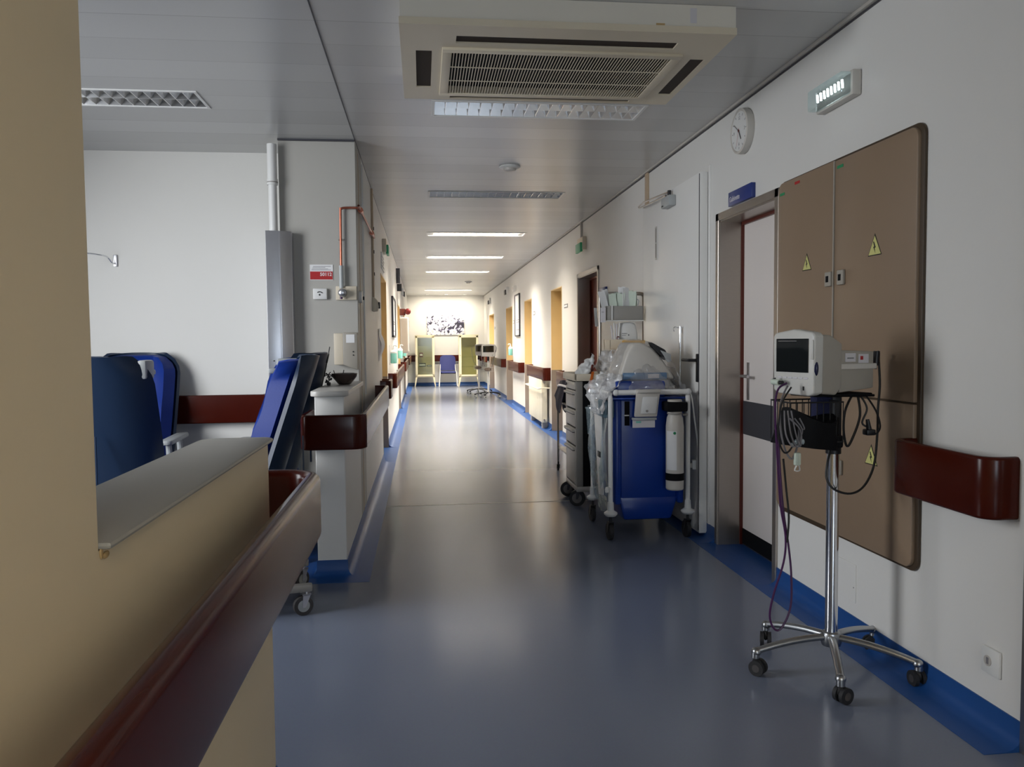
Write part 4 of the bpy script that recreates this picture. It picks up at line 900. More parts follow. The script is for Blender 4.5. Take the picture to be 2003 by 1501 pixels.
o = copy_tree(rec); place(o, (-2.13, 6.0, 0), math.radians(184), 'blue recliner facing the viewer behind the leftmost one, against the back wall rail', G)
o = copy_tree(rec); place(o, (-1.04, 4.35, 0), math.radians(100), 'bright blue recliner seen from the side in the gap between the counters', G)
o = copy_tree(rec); place(o, (-1.12, 5.47, 0), math.radians(74), 'dark blue recliner back half hidden beside the middle counter', G)

# ================================================================== PATIENT MONITOR ON STAND, NEAR
def star_base(t, cx, cy, R, angs, m, cm, hub_z=0.145, cr=0.032):
    for i, a in enumerate(angs):
        a = math.radians(a); c, s = math.cos(a), math.sin(a)
        b = MB(); n = 8; 
        def fn(u, v):
            rr = 0.02+(R-0.02)*u; z = hub_z - 0.045*u*u - 0.004; hw = 0.019-0.004*u; k = v*2*PI
            px = hw*math.cos(k); pz = 0.014*math.sin(k)
            return Vector((cx+c*rr-s*px, cy+s*rr+c*px, z+pz))
        tt = bmesh.new(); nu, nv = 10, 12; V = [[tt.verts.new(fn(p/nu, q/nv)) for q in range(nv)] for p in range(nu+1)]
        for p in range(nu):
            for q in range(nv): tt.faces.new((V[p][q], V[p+1][q], V[p+1][(q+1) % nv], V[p][(q+1) % nv]))
        tt.faces.new(V[-1]); tt.faces.new(V[0][::-1]); bmesh.ops.recalc_face_normals(tt, faces=tt.faces[:]); b._add(tt, m)
        ex, ey = cx+c*R, cy+s*R
        b.sphere((ex-c*0.004, ey-s*0.004, hub_z-0.05), 0.021, m, (1, 1, 0.85)); b.cyl((ex, ey, 2*cr+0.006), (ex, ey, hub_z-0.05), 0.017, m, seg=16)
        leg = b.build('base_leg', t, angle=50)
        M = Matrix.Translation((ex, ey, 0)) @ Matrix.Rotation(a+0.7, 4, 'Z')
        b = MB()
        for sx in (-1, 1): b.cyl((sx*0.008, 0.012, cr), (sx*0.024, 0.012, cr), cr, cm, seg=24, M=M); b.cyl((sx*0.024, 0.012, cr), (sx*0.025, 0.012, cr), cr*0.5, greyrub, seg=16, M=M)
        b.sphere((0, 0.006, cr+0.014), 0.022, cm, (0.5, 1, 1), M=M); b.cyl((0, 0, cr), (0, 0, 2*cr+0.008), 0.010, cm, seg=12, M=M); b.build('caster', leg)
def make_stand(near=True):
    t = thing('monitor_stand', '', 'monitor stand')
    m = alu if near else whitem
    R = 0.335
    star_base(t, 0, 0, R, [248, 180+1, 320, 118, 30], m if near else black, rubber if near else greypl)
    b = MB(); b.lathe([(0, 0.10), (0.038, 0.105), (0.045, 0.13), (0.036, 0.16), (0.028, 0.165), (0, 0.165)], (0, 0, 0), m, 24); b.build('hub', t)
    b = MB(); b.cyl((0, 0, 0.15), (0, 0, 0.93), 0.0255, chrome if near else whitem, seg=28); b.cyl((0, 0, 0.93), (0, 0, 1.165), 0.017, mongrey, seg=20); b.build('pole', t)
    b = MB(); b.cyl((0, 0, 0.92), (0, 0, 0.97), 0.031, black, seg=24); b.box(-0.02, 0.02, -0.03, 0.03, 0.955, 1.165, black, 0.004); b.build('clamp', t)
    b = MB(); b.box(-0.06, 0.14, -0.07, 0.07, 1.160, 1.170, blackm, 0.003); b.build('mount_plate', t)
    if near:
        # wire basket with a dark pouch, hung in front of the pole
        b = MB(); x0, x1, y0, y1, zt, zb = -0.25, -0.03, -0.13, 0.05, 1.155, 0.985
        for z in (zt-0.01, zb): b.tube([(x0, y0, z), (x1, y0, z), (x1, y1, z), (x0, y1, z)], 0.0035, text_k, 6, closed=True)
        for i in range(9):
            x = x0+(x1-x0)*i/8; b.tube([(x, y0, zt-0.01), (x, y0, zb), (x, y1, zb), (x, y1, zt-0.01)], 0.0022, text_k, 5)
        for i in range(1, 6):
            y = y0+(y1-y0)*i/6; b.tube([(x0, y, zt-0.01), (x0, y, zb), (x1, y, zb), (x1, y, zt-0.01)], 0.0022, text_k, 5)
        b.build('basket', t)
        b = MB(); b.box(-0.085, -0.01, -0.02, 0.04, 1.03, 1.16, navy, 0.006); b.build('power_supply', t)
    return t
random.seed(11)
PX, PY = 1.700, 3.165
st = make_stand(True); place(st, (PX, PY, 0), 0, 'chrome pole stand on a five legged star base in front of the brown electrical cabinet', None)
t = thing('cuff_pouch', 'black blood pressure cuff bundle hanging in the basket under the near monitor', 'cuff', (1.58, 3.08, 0.95))
b = MB()
def cuff(u, v):
    a = u*2*PI; z = 0.965+0.125*v
    rx = 0.135*(1-0.18*v)+0.006*math.sin(9*u*2*PI+5*v); ry = 0.075+0.005*math.sin(7*u*2*PI)
    return Vector((1.53+0.02*v+rx*math.cos(a), 3.075+ry*math.sin(a), z-0.018*math.cos(a)+0.02*v*math.sin(2*a+1)))
tt = bmesh.new(); nu, nv = 36, 8; V = [[tt.verts.new(cuff(i/nu, j/nv)) for j in range(nv+1)] for i in range(nu)]
for i in range(nu):
    for j in range(nv): tt.faces.new((V[i][j], V[(i+1) % nu][j], V[(i+1) % nu][j+1], V[i][j+1]))
tt.faces.new([V[i][nv] for i in range(nu)]); tt.faces.new([V[i][0] for i in range(nu)][::-1]); bmesh.ops.recalc_face_normals(tt, faces=tt.faces[:]); b._add(tt, blackm); b.build('cuff_fabric', t, angle=60)
b = MB(); b.box(1.62, 1.685, 3.05, 3.12, 0.955, 1.01, blackm, 0.012); b.build('strap', t)
for k in range(3):
    b = MB(); z = 0.0; b.tube([(1.40+0.012*k, 2.985-0.004*k, 1.12), (1.40+0.02*k, 2.97, 1.03), (1.43+0.015*k, 2.97, 0.98), (1.465, 2.975, 1.0+0.02*k), (1.455+0.01*k, 2.97, 1.05), (1.415+0.02*k, 2.97, 1.09)], 0.0032, greyhose, 6, smooth=5); b.build('hose_loop', t)
b = MB()
for k in range(4): b.sphere((1.43+0.014*k, 2.975, 0.985+0.012*(k % 2)), 0.008, clear_m, (1, .6, 1.4), 8)
b.build('connector', t)

def make_monitor(near=True):
    # local frame: screen faces -y, body extends to +y; origin at bottom centre of the front
    t = thing('patient_monitor', '', 'monitor')
    b = MB(); W, Hh = 0.225, 0.252
    prof = [(-W/2, 0.012), (-W/2+0.03, 0.0), (W/2-0.03, -0.004), (W/2, 0.008), (W/2+0.004, Hh-0.02), (W/2-0.01, Hh-0.006), (0, Hh+0.008), (-W/2+0.01, Hh-0.006), (-W/2-0.004, Hh-0.02)]
    b.prism(prof, 'y', -0.002, 0.045, monm, 0.008, 3); b.build('bezel', t)
    b = MB(); b.prism([(0.045, 0.004), (0.12, -0.002), (0.14, 0.02), (0.15, 0.03), (0.15, 0.20), (0.09, 0.235), (0.045, 0.238)], 'x', -W/2+0.006, W/2-0.006, monm if not near else mongrey, 0.008, 3); b.build('housing', t)
    b = MB(); b.box(-0.095, 0.084, -0.004, 0.0, 0.088, 0.222, screen, 0.001, 1); b.box(-0.082, 0.02, -0.0046, -0.004, 0.212, 0.2135, lightgrey); b.build('screen', t)
    b = MB()
    for k in range(6): b.box(-0.085+0.029*k, -0.063+0.029*k, -0.004, 0.0, 0.062, 0.070, papert, 0.001, 1)
    b.box(0.055, 0.062, -0.004, 0, 0.018, 0.034, text_k); b.build('button_row', t)
    b = MB(); b.sphere((0.108, 0.010, 0.105), 0.021, mat('blue knob', (0.01, 0.012, 0.05), 0.25), (0.62, 0.5, 1.5)); b.build('knob', t)
    b = MB(); b.prism([(0.098, 0.14), (0.110, 0.14), (0.110, 0.215), (0.104, 0.218)], 'y', -0.006, 0.004, monm, 0.002); b.build('alarm_bar', t)
    return t
mon = make_monitor(True); ROT = math.radians(-73)
place(mon, (1.472, 3.06, 1.178), ROT, 'patient monitor with a square dark screen on the near pole stand', None)
# rear module of the monitor (world placement follows the monitor)
def in_mon(name, fn, label=None):
    b = MB(); fn(b); return b.build(name, mon, label=label)
ROOTM[mon.name] = Matrix.Identity(4)
in_mon('module_rack', lambda b: (b.prism([(0.15, 0.005), (0.335, 0.02), (0.335, 0.168), (0.15, 0.175)], 'x', -0.06, 0.09, mongrey, 0.006), b.box(0.0895, 0.097, 0.155, 0.345, 0.098, 0.120, oldwhite, 0.003)))
in_mon('warning_label', lambda b: (b.box(0.0895, 0.0915, 0.18, 0.235, 0.128, 0.162, papert), b.box(0.0915, 0.092, 0.19, 0.225, 0.14, 0.145, text_g)), 'pale paper label')
in_mon('warning_label', lambda b: (b.box(0.0895, 0.0915, 0.25, 0.305, 0.122, 0.158, papert), b.box(0.0915, 0.092, 0.26, 0.275, 0.135, 0.15, redpaint)), 'pale label with a red mark')
in_mon('sensor_plug', lambda b: (b.cyl((-0.085, -0.03, 0.048), (-0.045, -0.03, 0.046), 0.012, grnpaper, seg=14), b.cyl((-0.045, -0.03, 0.046), (-0.028, -0.03, 0.046), 0.008, black, seg=12), b.cyl((-0.075, -0.03, 0.058), (-0.075, -0.03, 0.064), 0.006, black, seg=10), b.cyl((-0.06, -0.03, 0.047), (-0.06, 0.0, 0.047), 0.008, grnpaper, seg=12)))
in_mon('underside_plate', lambda b: b.box(-0.05, 0.09, 0.03, 0.33, -0.008, 0.0, blackm, 0.003))

def cable(name, label, pts, r, m, cat='cable', sm=6, seg=7):
    b = MB(); b.tube(pts, r, m, seg, smooth=sm); return b
t = thing('power_cable', 'black looping power cable behind the near monitor', 'cable', (1.75, 3.1, 0.75))
b = cable('', '', [(1.885, 3.17, 1.27), (1.888, 3.17, 1.33), (1.898, 3.17, 1.34), (1.905, 3.18, 1.30), (1.905, 3.17, 1.20), (1.892, 3.16, 1.10), (1.885, 3.15, 1.00), (1.86, 3.13, 0.87), (1.80, 3.10, 0.79), (1.73, 3.08, 0.765), (1.66, 3.08, 0.785), (1.632, 3.09, 0.83), (1.64, 3.10, 0.89), (1.665, 3.12, 0.94)], 0.0048, text_k); b.build('cord', t)
b = cable('', '', [(1.76, 3.13, 1.165), (1.725, 3.12, 1.10), (1.72, 3.12, 1.02), (1.735, 3.12, 0.955), (1.76, 3.12, 0.99), (1.79, 3.12, 1.08), (1.785, 3.13, 1.165)], 0.005, text_k); b.build('cord_loop', t)
b = cable('', '', [(1.80, 3.14, 1.165), (1.82, 3.12, 1.11), (1.80, 3.12, 1.05), (1.83, 3.11, 1.03)], 0.004, text_k); b.build('cord_end', t)
b = cable('', '', [(1.83, 3.15, 1.165), (1.87, 3.14, 1.10), (1.885, 3.13, 1.04), (1.87, 3.12, 1.01), (1.85, 3.12, 1.00)], 0.004, text_k); b.build('cord_end', t)
b = MB(); b.cyl((1.882, 3.165, 1.285), (1.886, 3.165, 1.345), 0.013, black, seg=14); b.build('inlet_plug', t)
b = MB(); b.box(1.805, 1.845, 3.09, 3.13, 1.0, 1.025, black, 0.006); b.cyl((1.825, 3.11, 1.02), (1.82, 3.115, 1.065), 0.012, black, r2=0.007, seg=12); b.build('mains_plug', t)
t = thing('sensor_cable', 'purple and grey hoses hanging from the near monitor down to a long loop', 'cable', (1.42, 3.0, 0.3))
b = cable('', '', [(1.425, 3.02, 1.225), (1.385, 3.01, 1.20), (1.37, 3.0, 1.12), (1.375, 2.99, 0.95), (1.39, 2.99, 0.75), (1.41, 2.985, 0.62), (1.40, 2.98, 0.52), (1.362, 2.98, 0.40), (1.345, 2.98, 0.31), (1.365, 2.98, 0.255), (1.395, 2.98, 0.26), (1.43, 2.98, 0.34), (1.435, 2.985, 0.46), (1.425, 2.99, 0.58), (1.405, 2.995, 0.72), (1.39, 3.0, 0.90), (1.385, 3.0, 1.02)], 0.0042, purple); b.build('hose', t)
b = cable('', '', [(1.43, 3.02, 1.215), (1.40, 3.01, 1.16), (1.385, 2.99, 1.08), (1.40, 2.985, 0.98), (1.43, 2.98, 0.93), (1.455, 2.98, 0.99), (1.46, 2.985, 1.05)], 0.004, greyhose); b.build('hose', t, label='grey hose')
b = cable('', '', [(1.435, 3.0, 1.21), (1.39, 2.99, 1.14), (1.375, 2.98, 1.02), (1.40, 2.98, 0.955), (1.43, 2.975, 0.985), (1.425, 2.98, 1.07)], 0.0035, text_k); b.build('hose', t, label='black lead')
b = cable('', '', [(1.40, 2.99, 0.93), (1.412, 2.985, 0.80), (1.42, 2.98, 0.70), (1.414, 2.98, 0.60)], 0.004, text_k); b.build('hose', t, label='black lead')
b = MB(); b.box(1.437, 1.462, 2.965, 2.985, 0.905, 0.955, grnpaper, 0.005); b.tube([(1.448, 2.975, 0.905), (1.44, 2.975, 0.885), (1.46, 2.975, 0.885), (1.455, 2.975, 0.91)], 0.003, white, 6, smooth=3); b.build('finger_clip', t, label='pale green finger sensor')

# far monitors on stands
ROOTM_far = {}
sf = make_stand(False); mf = make_monitor(False)
def far_set(x, y, rz, la, lb, first):
    s_ = sf if first else copy_tree(sf); m_ = mf if first else copy_tree(mf)
    place(s_, (x, y, 0), rz*0.5, la, 'far pole stands'); place(m_, (x-0.0, y-0.22, 1.03), rz, lb, 'far patient monitors')
    m_.scale = (1.5, 1.2, 1.2)
    t = thing('wire_basket', lb.replace('patient monitor', 'wire basket').split(',')[0]+' pole, holding cuffs', 'basket', (x, y-0.1, 0.66), group='baskets on the far stands')
    b = MB(); 
    for z in (0.76, 0.66): b.tube([(x-0.13, y-0.16, z), (x+0.13, y-0.16, z), (x+0.13, y-0.04, z), (x-0.13, y-0.04, z)], 0.005, lightgrey, 6, closed=True)
    for i in range(8): xx = x-0.13+0.26*i/7; b.tube([(xx, y-0.16, 0.76), (xx, y-0.16, 0.66), (xx, y-0.04, 0.66), (xx, y-0.04, 0.76)], 0.003, lightgrey, 5)
    b.build('wire_frame', t)
    b = MB(); b.sphere((x-0.02, y-0.1, 0.71), 0.07, mat('brown cuff', (0.16, 0.11, 0.08), 0.7), (1.3, 0.6, 0.6)); b.build('cuff', t)
    b = MB(); b.tube([(x+0.13, y-0.06, 1.33), (x+0.20, y-0.08, 1.25), (x+0.17, y-0.1, 1.1), (x+0.10, y-0.1, 0.85), (x+0.08, y-0.1, 0.74)], 0.008, greyhose, 6, smooth=4); b.tube([(x-0.12, y-0.06, 1.3), (x-0.19, y-0.08, 1.2), (x-0.15, y-0.1, 0.9), (x-0.05, y-0.1, 0.74)], 0.006, text_g, 6, smooth=4); b.build('hose', t)
far_set(1.62, 19.9, math.radians(4), 'white pole stand of the front far monitor near the right wall', 'far patient monitor facing the viewer, in front of the other', True)
far_set(1.49, 21.4, math.radians(-55), 'white pole stand of the rear far monitor by the glass cabinet', 'far patient monitor turned sideways, behind the other', False)

# ================================================================== BLUE EQUIPMENT CART
t = thing('equipment_cart', 'deep blue equipment cart with a white tube frame, under crinkled clear plastic', 'cart', (1.57, 5.75, 0))
CX0, CX1, CY0, CY1 = 1.292, 1.848, 5.45, 6.04
b = MB()
b.box(1.36, 1.80, 5.50, 6.0, 0.26, 1.00, bluepl, 0.03, 3)
b.prism([(1.40, 0.125), (1.745, 0.125), (1.80, 0.30), (1.36, 0.30)], 'y', 5.50, 6.0, bluepl, 0.02, 2)
b.box(1.33, 1.375, 5.475, 6.02, 0.24, 0.985, bluepl, 0.015); b.box(1.785, 1.828, 5.475, 6.02, 0.24, 0.985, bluepl, 0.015)
b.box(1.405, 1.44, 5.492, 5.505, 0.80, 0.97, blackm, 0.002)
b.build('body', t)
b = MB(); b.box(1.40, 1.435, 5.484, 5.50, 0.868, 0.876, white, 0.002); b.build('slot_clip', t)
for (x, y) in ((CX0, CY0), (CX1, CY0), (CX0, CY1), (CX1, CY1)):
    b = MB(); b.cyl((x, y, 0.19), (x, y, 1.0), 0.0165, whitem, seg=18); b.lathe([(0, 0.17), (0.035, 0.172), (0.047, 0.185), (0.047, 0.196), (0.024, 0.212), (0.021, 0.27), (0, 0.275)], (x, y, 0), white, 24); leg = b.build('leg', t)
    caster(leg, x, y, 0.06, 0.026, yaw=0.08, m=rubber, hub=rubber, top=0.175, fork=black)
b = MB(); z = 1.03
b.tube([(CX0, CY1, 0.99), (CX0, CY1-0.01, z), (CX0, CY1-0.05, z+0.0), (CX0, CY0+0.06, z), (CX0, CY0+0.015, z-0.015), (CX0, CY0, z-0.06)], 0.0165, whitem, seg=14, smooth=4)
b.tube([(CX1, CY1, 0.99), (CX1, CY1-0.01, z), (CX1, CY1-0.05, z+0.0), (CX1, CY0+0.06, z), (CX1, CY0+0.015, z-0.015), (CX1, CY0, z-0.06)], 0.0165, whitem, seg=14, smooth=4)
b.cyl((CX0+0.025, CY0-0.004, z+0.006), (CX1, CY0-0.004, z+0.006), 0.019, whitem, seg=18); b.sphere((CX0+0.04, CY0-0.004, z+0.006), 0.023, white); b.sphere((CX1, CY0-0.004, z+0.006), 0.023, white); b.cyl((CX0, CY1, z), (CX1, CY1, z), 0.0165, whitem, seg=14)
b.build('rail', t)
b = MB(); b.box(1.30, 1.84, 5.46, 6.02, 0.985, 1.0, bluepl, 0.005); b.box(1.345, 1.70, 5.49, 5.95, 1.0, 1.115, bluepl, 0.015); b.build('upper_tray', t)
b = MB(); b.prism([(1.452, 0.868), (1.61, 0.868), (1.635, 1.055), (1.468, 1.055)], 'y', 5.395, 5.43, oldwhite, 0.008, 2); b.box(1.468, 1.635, 5.38, 5.46, 1.035, 1.058, oldwhite, 0.006)
b.prism([(1.49, 0.89), (1.60, 0.89), (1.615, 1.01), (1.505, 1.01)], 'y', 5.388, 5.397, white, 0.006, 2); b.cyl((1.535, 5.386, 0.91), (1.535, 5.389, 0.91), 0.009, midgrey, seg=14); b.build('holder', t, label='light grey clip holder')
b = MB(); b.box(1.44, 1.61, 5.405, 5.44, 0.845, 0.862, greypl, 0.003); b.box(1.442, 1.60, 5.415, 5.425, 0.792, 0.848, papert, 0.001, 1); b.box(1.465, 1.50, 5.413, 5.4155, 0.825, 0.838, teal); b.build('tag_card', t, label='pale card under the clip holder')
b = MB(); b.prism([(5.56, 0.30), (5.70, 0.28), (5.86, 0.90), (5.80, 0.95), (5.62, 0.95)], 'x', 1.262, 1.272, white, 0.003); b.build('side_panel', t, label='white side panel')
b = MB(); b.box(1.252, 1.262, 5.62, 5.70, 0.56, 0.60, black, 0.002); b.build('side_latch', t)
b = MB(); b.box(1.258, 1.345, 5.50, 5.94, 0.855, 0.975, mat('smoky blue plastic', (0.09, 0.16, 0.2), 0.25), 0.01); b.build('side_pocket', t)
b = MB(); b.tube([(1.29, 5.45, 0.36), (1.262, 5.43, 0.37), (1.262, 5.43, 0.345)], 0.014, white, smooth=3); b.build('hose_hook', t)
b = MB(); b.grid(lambda u, v: (1.30-0.035*math.sin(v*3)-0.012*math.sin(7*u+4*v)-0.01*noise.noise(Vector((u*5, v*5, 1))), 6.02-0.56*u, 0.98-0.83*v+0.1*abs(u-.5)*v), 24, 28, clear_m); b.build('plastic_curtain', t, label='clear plastic sheet on the left side')
t2 = thing('gas_cylinder', 'white gas cylinder strapped with black bands to the front of the blue cart', 'gas cylinder', (1.735, 5.42, 0.36))
gx, gy = 1.737, 5.40
b = MB(); b.lathe([(0, 0.355), (0.055, 0.356), (0.062, 0.365), (0.062, 0.80), (0.055, 0.86), (0.045, 0.885), (0.028, 0.89), (0, 0.89)], (gx, gy, 0), oldwhite, 32); b.build('bottle', t2)
b = MB(); b.cyl((gx, gy, 0.885), (gx, gy, 0.985), 0.050, oldwhite, seg=24); b.cyl((gx, gy, 0.885), (gx, gy, 0.893), 0.054, midgrey, seg=24); b.build('valve_guard', t2)
b = MB(); b.box(gx-0.075, gx+0.075, gy-0.066, gy+0.07, 0.905, 0.972, blackm, 0.012); b.build('strap', t2); b = MB(); b.cyl((gx, gy, 0.425), (gx, gy, 0.475), 0.0645, blackm, seg=32); b.build('strap', t2)
b = MB(); b.tube([(gx+0.05, gy-0.02, 0.88), (gx+0.085, gy-0.02, 0.88)], 0.008, midgrey); b.build('outlet', t2)
b = MB(); b.cyl((gx-0.02, gy-0.0585, 0.757), (gx-0.02, gy-0.062, 0.757), 0.010, greendk, seg=14); b.build('round_sticker', t2)
b = MB(); b.grid(lambda u, v: (gx+0.0628*math.sin(-1.35+1.25*u), gy-0.0628*math.cos(-1.35+1.25*u), 0.50+0.27*v), 8, 1, paper); b.build('paper_label', t2)
t3 = thing('white_cable', 'white cable hanging from the blue cart to a plug at the right wall', 'cable', (1.9, 5.5, 0.5))
b = MB(); b.tube([(1.87, 5.46, 1.02), (1.885, 5.46, 0.95), (1.905, 5.47, 0.82), (1.925, 5.48, 0.70), (1.935, 5.49, 0.60), (1.93, 5.50, 0.545)], 0.006, whitem, 8, smooth=5); b.build('cord', t3)
b = MB(); b.box(1.895, 1.925, 5.49, 5.53, 0.475, 0.545, white, 0.008); b.box(1.865, 1.897, 5.49, 5.53, 0.487, 0.522, lightgrey, 0.006); b.build('plug', t3)
t4 = thing('drip_pole', 'thin chrome drip pole with two hooks behind the blue cart', 'drip pole', (1.88, 5.86, 0.2))
px_, py_ = 1.905, 5.80
b = MB(); b.cyl((px_, py_, 0.2), (px_, py_, 1.50), 0.008, chrome, seg=14); b.cyl((px_, py_, 1.45), (px_, py_, 1.475), 0.012, chrome, seg=14); b.box(px_-0.03, px_+0.01, py_-0.01, CY1-0.2, 0.985, 1.0, white); b.build('rod', t4)
for s in (-1, 1):
    b = MB(); b.tube([(px_, py_, 1.485), (px_+s*0.035, py_, 1.495), (px_+s*0.05, py_, 1.482), (px_+s*0.044, py_, 1.462)], 0.004, chrome, smooth=4); b.build('hook', t4)
# machine under the plastic
t = thing('wrapped_device', 'grey bedside device under clear crinkled plastic on the blue cart', 'device', (1.55, 5.75, 1.12))
b = MB(); b.prism([(1.37, 1.12), (1.78, 1.12), (1.76, 1.16), (1.69, 1.265), (1.62, 1.345), (1.53, 1.385), (1.47, 1.375), (1.43, 1.30)], 'y', 5.53, 5.92, oldwhite, 0.02, 3); b.build('casing', t)
b = MB(); b.prism([(1.60, 1.385), (1.70, 1.33), (1.735, 1.27), (1.715, 1.255), (1.63, 1.33)], 'y', 5.50, 5.60, rubber, 0.006); b.build('carry_handle', t)
b = MB(); b.prism([(1.66, 1.33), (1.74, 1.30), (1.745, 1.25), (1.72, 1.24)], 'y', 5.495, 5.53, greypl, 0.006); b.build('side_grip', t)
b = MB(); b.box(1.40, 1.72, 5.52, 5.55, 1.12, 1.17, mat('tinted drawer', (0.12, 0.22, 0.36), 0.3), 0.008); b.box(1.58, 1.66, 5.517, 5.522, 1.13, 1.16, papert); b.build('drawer', t)
def wrap(u, v):
    a = -0.15*PI + u*1.9*PI
    ks = math.sin(v*PI/2)
    zz = [(0, 1.03, 1.0), (0.22, 1.10, 0.88), (0.42, 1.19, 0.74), (0.62, 1.29, 0.56), (0.82, 1.38, 0.37), (1.0, 1.405, 0.05)]
    for (v0, za, ra), (v1, zb, rb) in zip(zz, zz[1:]):
        if v <= v1: k = (v-v0)/(v1-v0); z = za+(zb-za)*k; r = ra+(rb-ra)*k; break
    x = 1.585+0.285*math.cos(a)*r-0.05*v; y = 5.73+0.29*math.sin(a)*r
    p = Vector((x, y, z))
    n1 = noise.noise(p*9)*0.018+noise.noise(p*30)*0.014+abs(noise.noise(p*18+Vector((3, 1, 2))))*0.028
    return p+Vector((math.cos(a), math.sin(a), 0.2))*n1*(1-0.5*v)
t = thing('plastic_wrap', 'crinkled clear plastic sheet draped over the device on the blue cart', 'plastic sheet', (1.57, 5.74, 1.0))
b = MB(); b.grid(wrap, 84, 34, wrap_m); b.build('sheet', t, angle=28)
def fold(u, v):
    p = Vector((1.225+0.15*u+0.02*math.sin(6*v), 5.44+0.5*v, 1.17-0.02*u-0.30*(1-u)**1.6*(0.6+0.4*math.cos(3.2*(v-0.25)))))
    q = noise.noise(p*11)*0.05+noise.noise(p*27)*0.03
    return p+Vector((-0.9, -0.5, 0.6))*q
b = MB(); b.grid(fold, 30, 44, bag_m); b.build('hanging_fold', t, label='whiter bunched edge of the plastic', angle=28)
def side_fold(u, v):
    p = Vector((1.66+0.19*u, 5.50+0.45*v, 1.26-0.21*u*u+0.02*math.sin(5*v)))
    q = noise.noise(p*12)*0.05+noise.noise(p*30)*0.02
    return p+Vector((0.4, -0.5, 0.8))*q
b = MB(); b.grid(side_fold, 24, 30, wrap_m); b.build('side_fold', t, angle=28)

# ================================================================== DRAWER CART WITH RACK
t = thing('drawer_cart', 'grey metal drawer cart with black side and beige top tray, behind the blue cart', 'cart', (1.6, 6.85, 0))
X0, X1, Y0, Y1, Z0, Z1 = 1.275, 1.86, 6.60, 7.12, 0.17, 1.06
b = MB(); b.box(X0+0.012, X1, Y0+0.006, Y1, Z0, Z1, blackm, 0.003)
for (x, y) in ((X0, Y0), (X0, Y1-0.06)): b.box(x+0.003, x+0.055, y, y+0.06, Z0, Z1, midgrey, 0.006)
b.box(X1-0.05, X1, Y0, Y0+0.05, Z0, Z1, midgrey, 0.006); b.box(X0, X1, Y0, Y1, Z0-0.045, Z0, lightgrey, 0.008); b.build('body', t)
zs = [(0.185, 0.50), (0.515, 0.655), (0.67, 0.81), (0.825, 0.975)]
for a, c in zs:
    b = MB(); b.box(X0-0.004, X0+0.02, Y0+0.045, Y1-0.045, a, c, lightgrey, 0.004); d = b.build('drawer', t)
    b = MB(); b.box(X0-0.026, X0-0.002, Y0+0.055, Y1-0.055, c-0.028, c-0.012, lightgrey, 0.004); b.box(X0-0.024, X0-0.004, Y0+0.06, Y1-0.06, c-0.034, c-0.028, darkgrey); b.build('handle', d)
b = MB(); b.box(X0-0.004, X0+0.02, Y0+0.045, Y1-0.045, 0.985, 1.05, lightgrey, 0.004); b.cyl((X0-0.012, Y1-0.09, 1.02), (X0-0.003, Y1-0.09, 1.02), 0.012, darkgrey, seg=12); b.build('lock_strip', t)
b = MB(); tx0, tx1, ty0, ty1 = X0-0.02, X1+0.02, Y0-0.025, Y1+0.02
b.box(tx0, tx1, ty0, ty1, Z1+0.002, Z1+0.018, cream, 0.006)
for q in ((tx0, tx1, ty0, ty0+0.022), (tx0, tx1, ty1-0.022, ty1), (tx0, tx0+0.022, ty0, ty1), (tx1-0.022, tx1, ty0, ty1)): b.box(*q, Z1+0.004, Z1+0.062, cream, 0.008)
b.build('top_tray', t)
for (x, y, a) in ((X0+0.06, Y0+0.035, 1.2), (X0+0.06, Y1-0.05, 1.35), (X1-0.08, Y0+0.05, 1.3), (X1-0.08, Y1-0.05, 1.2)):
    caster(t, x-0.03, y, 0.068, 0.032, yaw=a, m=rubber, hub=mat('grey wheel disc', (0.17, 0.155, 0.15), 0.5), top=0.145, fork=darkgrey)
# upright tube rack on the cart
b = MB(); rx0, rx1, ry = 1.555, 1.952, 6.95
b.tube([(rx1, ry, 1.00), (rx1, ry, 1.40), (rx1, ry, 1.76), (rx1-0.008, ry, 1.795), (rx1-0.035, ry, 1.81), (rx1-0.20, ry, 1.81), (rx0+0.035, ry, 1.81), (rx0+0.008, ry, 1.795), (rx0, ry, 1.76), (rx0, ry, 1.06)], 0.016, steel, 12, smooth=3); b.box(1.84, rx1, ry-0.012, ry+0.012, 1.0, 1.03, steel)
b.build('rack_frame', t)
b = MB(); bx0, bx1, by0, by1 = 1.575, 1.90, 6.78, 7.08
for q in ((bx0, bx1, by0, by0+0.006), (bx0, bx1, by1-0.006, by1), (bx0, bx0+0.006, by0, by1), (bx1-0.006, bx1, by0, by1)): b.box(*q, 1.575, 1.695, midgrey, 0.002)
b.box(bx0, bx1, by0, by1, 1.57, 1.578, midgrey); b.box(bx0-0.004, bx1+0.004, by0-0.004, by0+0.004, 1.565, 1.572, white); b.cyl((bx0+0.05, by0-0.003, 1.575), (bx0+0.05, by0-0.003, 1.70), 0.006, white, seg=8); b.build('packet_bin', t, label='grey upper bin')
b = MB()
for q in ((1.60, 1.87, 6.76, 6.766), (1.60, 1.87, 7.0, 7.006), (1.60, 1.606, 6.76, 7.0), (1.864, 1.87, 6.76, 7.0)): b.box(*q, 1.325, 1.408, cream, 0.002)
b.box(1.60, 1.87, 6.76, 7.0, 1.32, 1.328, cream); b.build('lower_bin', t, label='beige lower bin')
b = MB(); b.grid(lambda u, v: (1.47+0.035*u+0.01*v, 6.80+0.04*u, 1.68-0.16*v), 3, 4, paper, 0.0008); b.build('hanging_card', t, label='white hanging card'); b = MB(); b.box(1.52, 1.565, 6.768, 6.772, 1.555, 1.68, papert); b.box(1.53, 1.55, 6.766, 6.768, 1.64, 1.645, text_g); b.build('hanging_card', t, label='lilac hanging card')
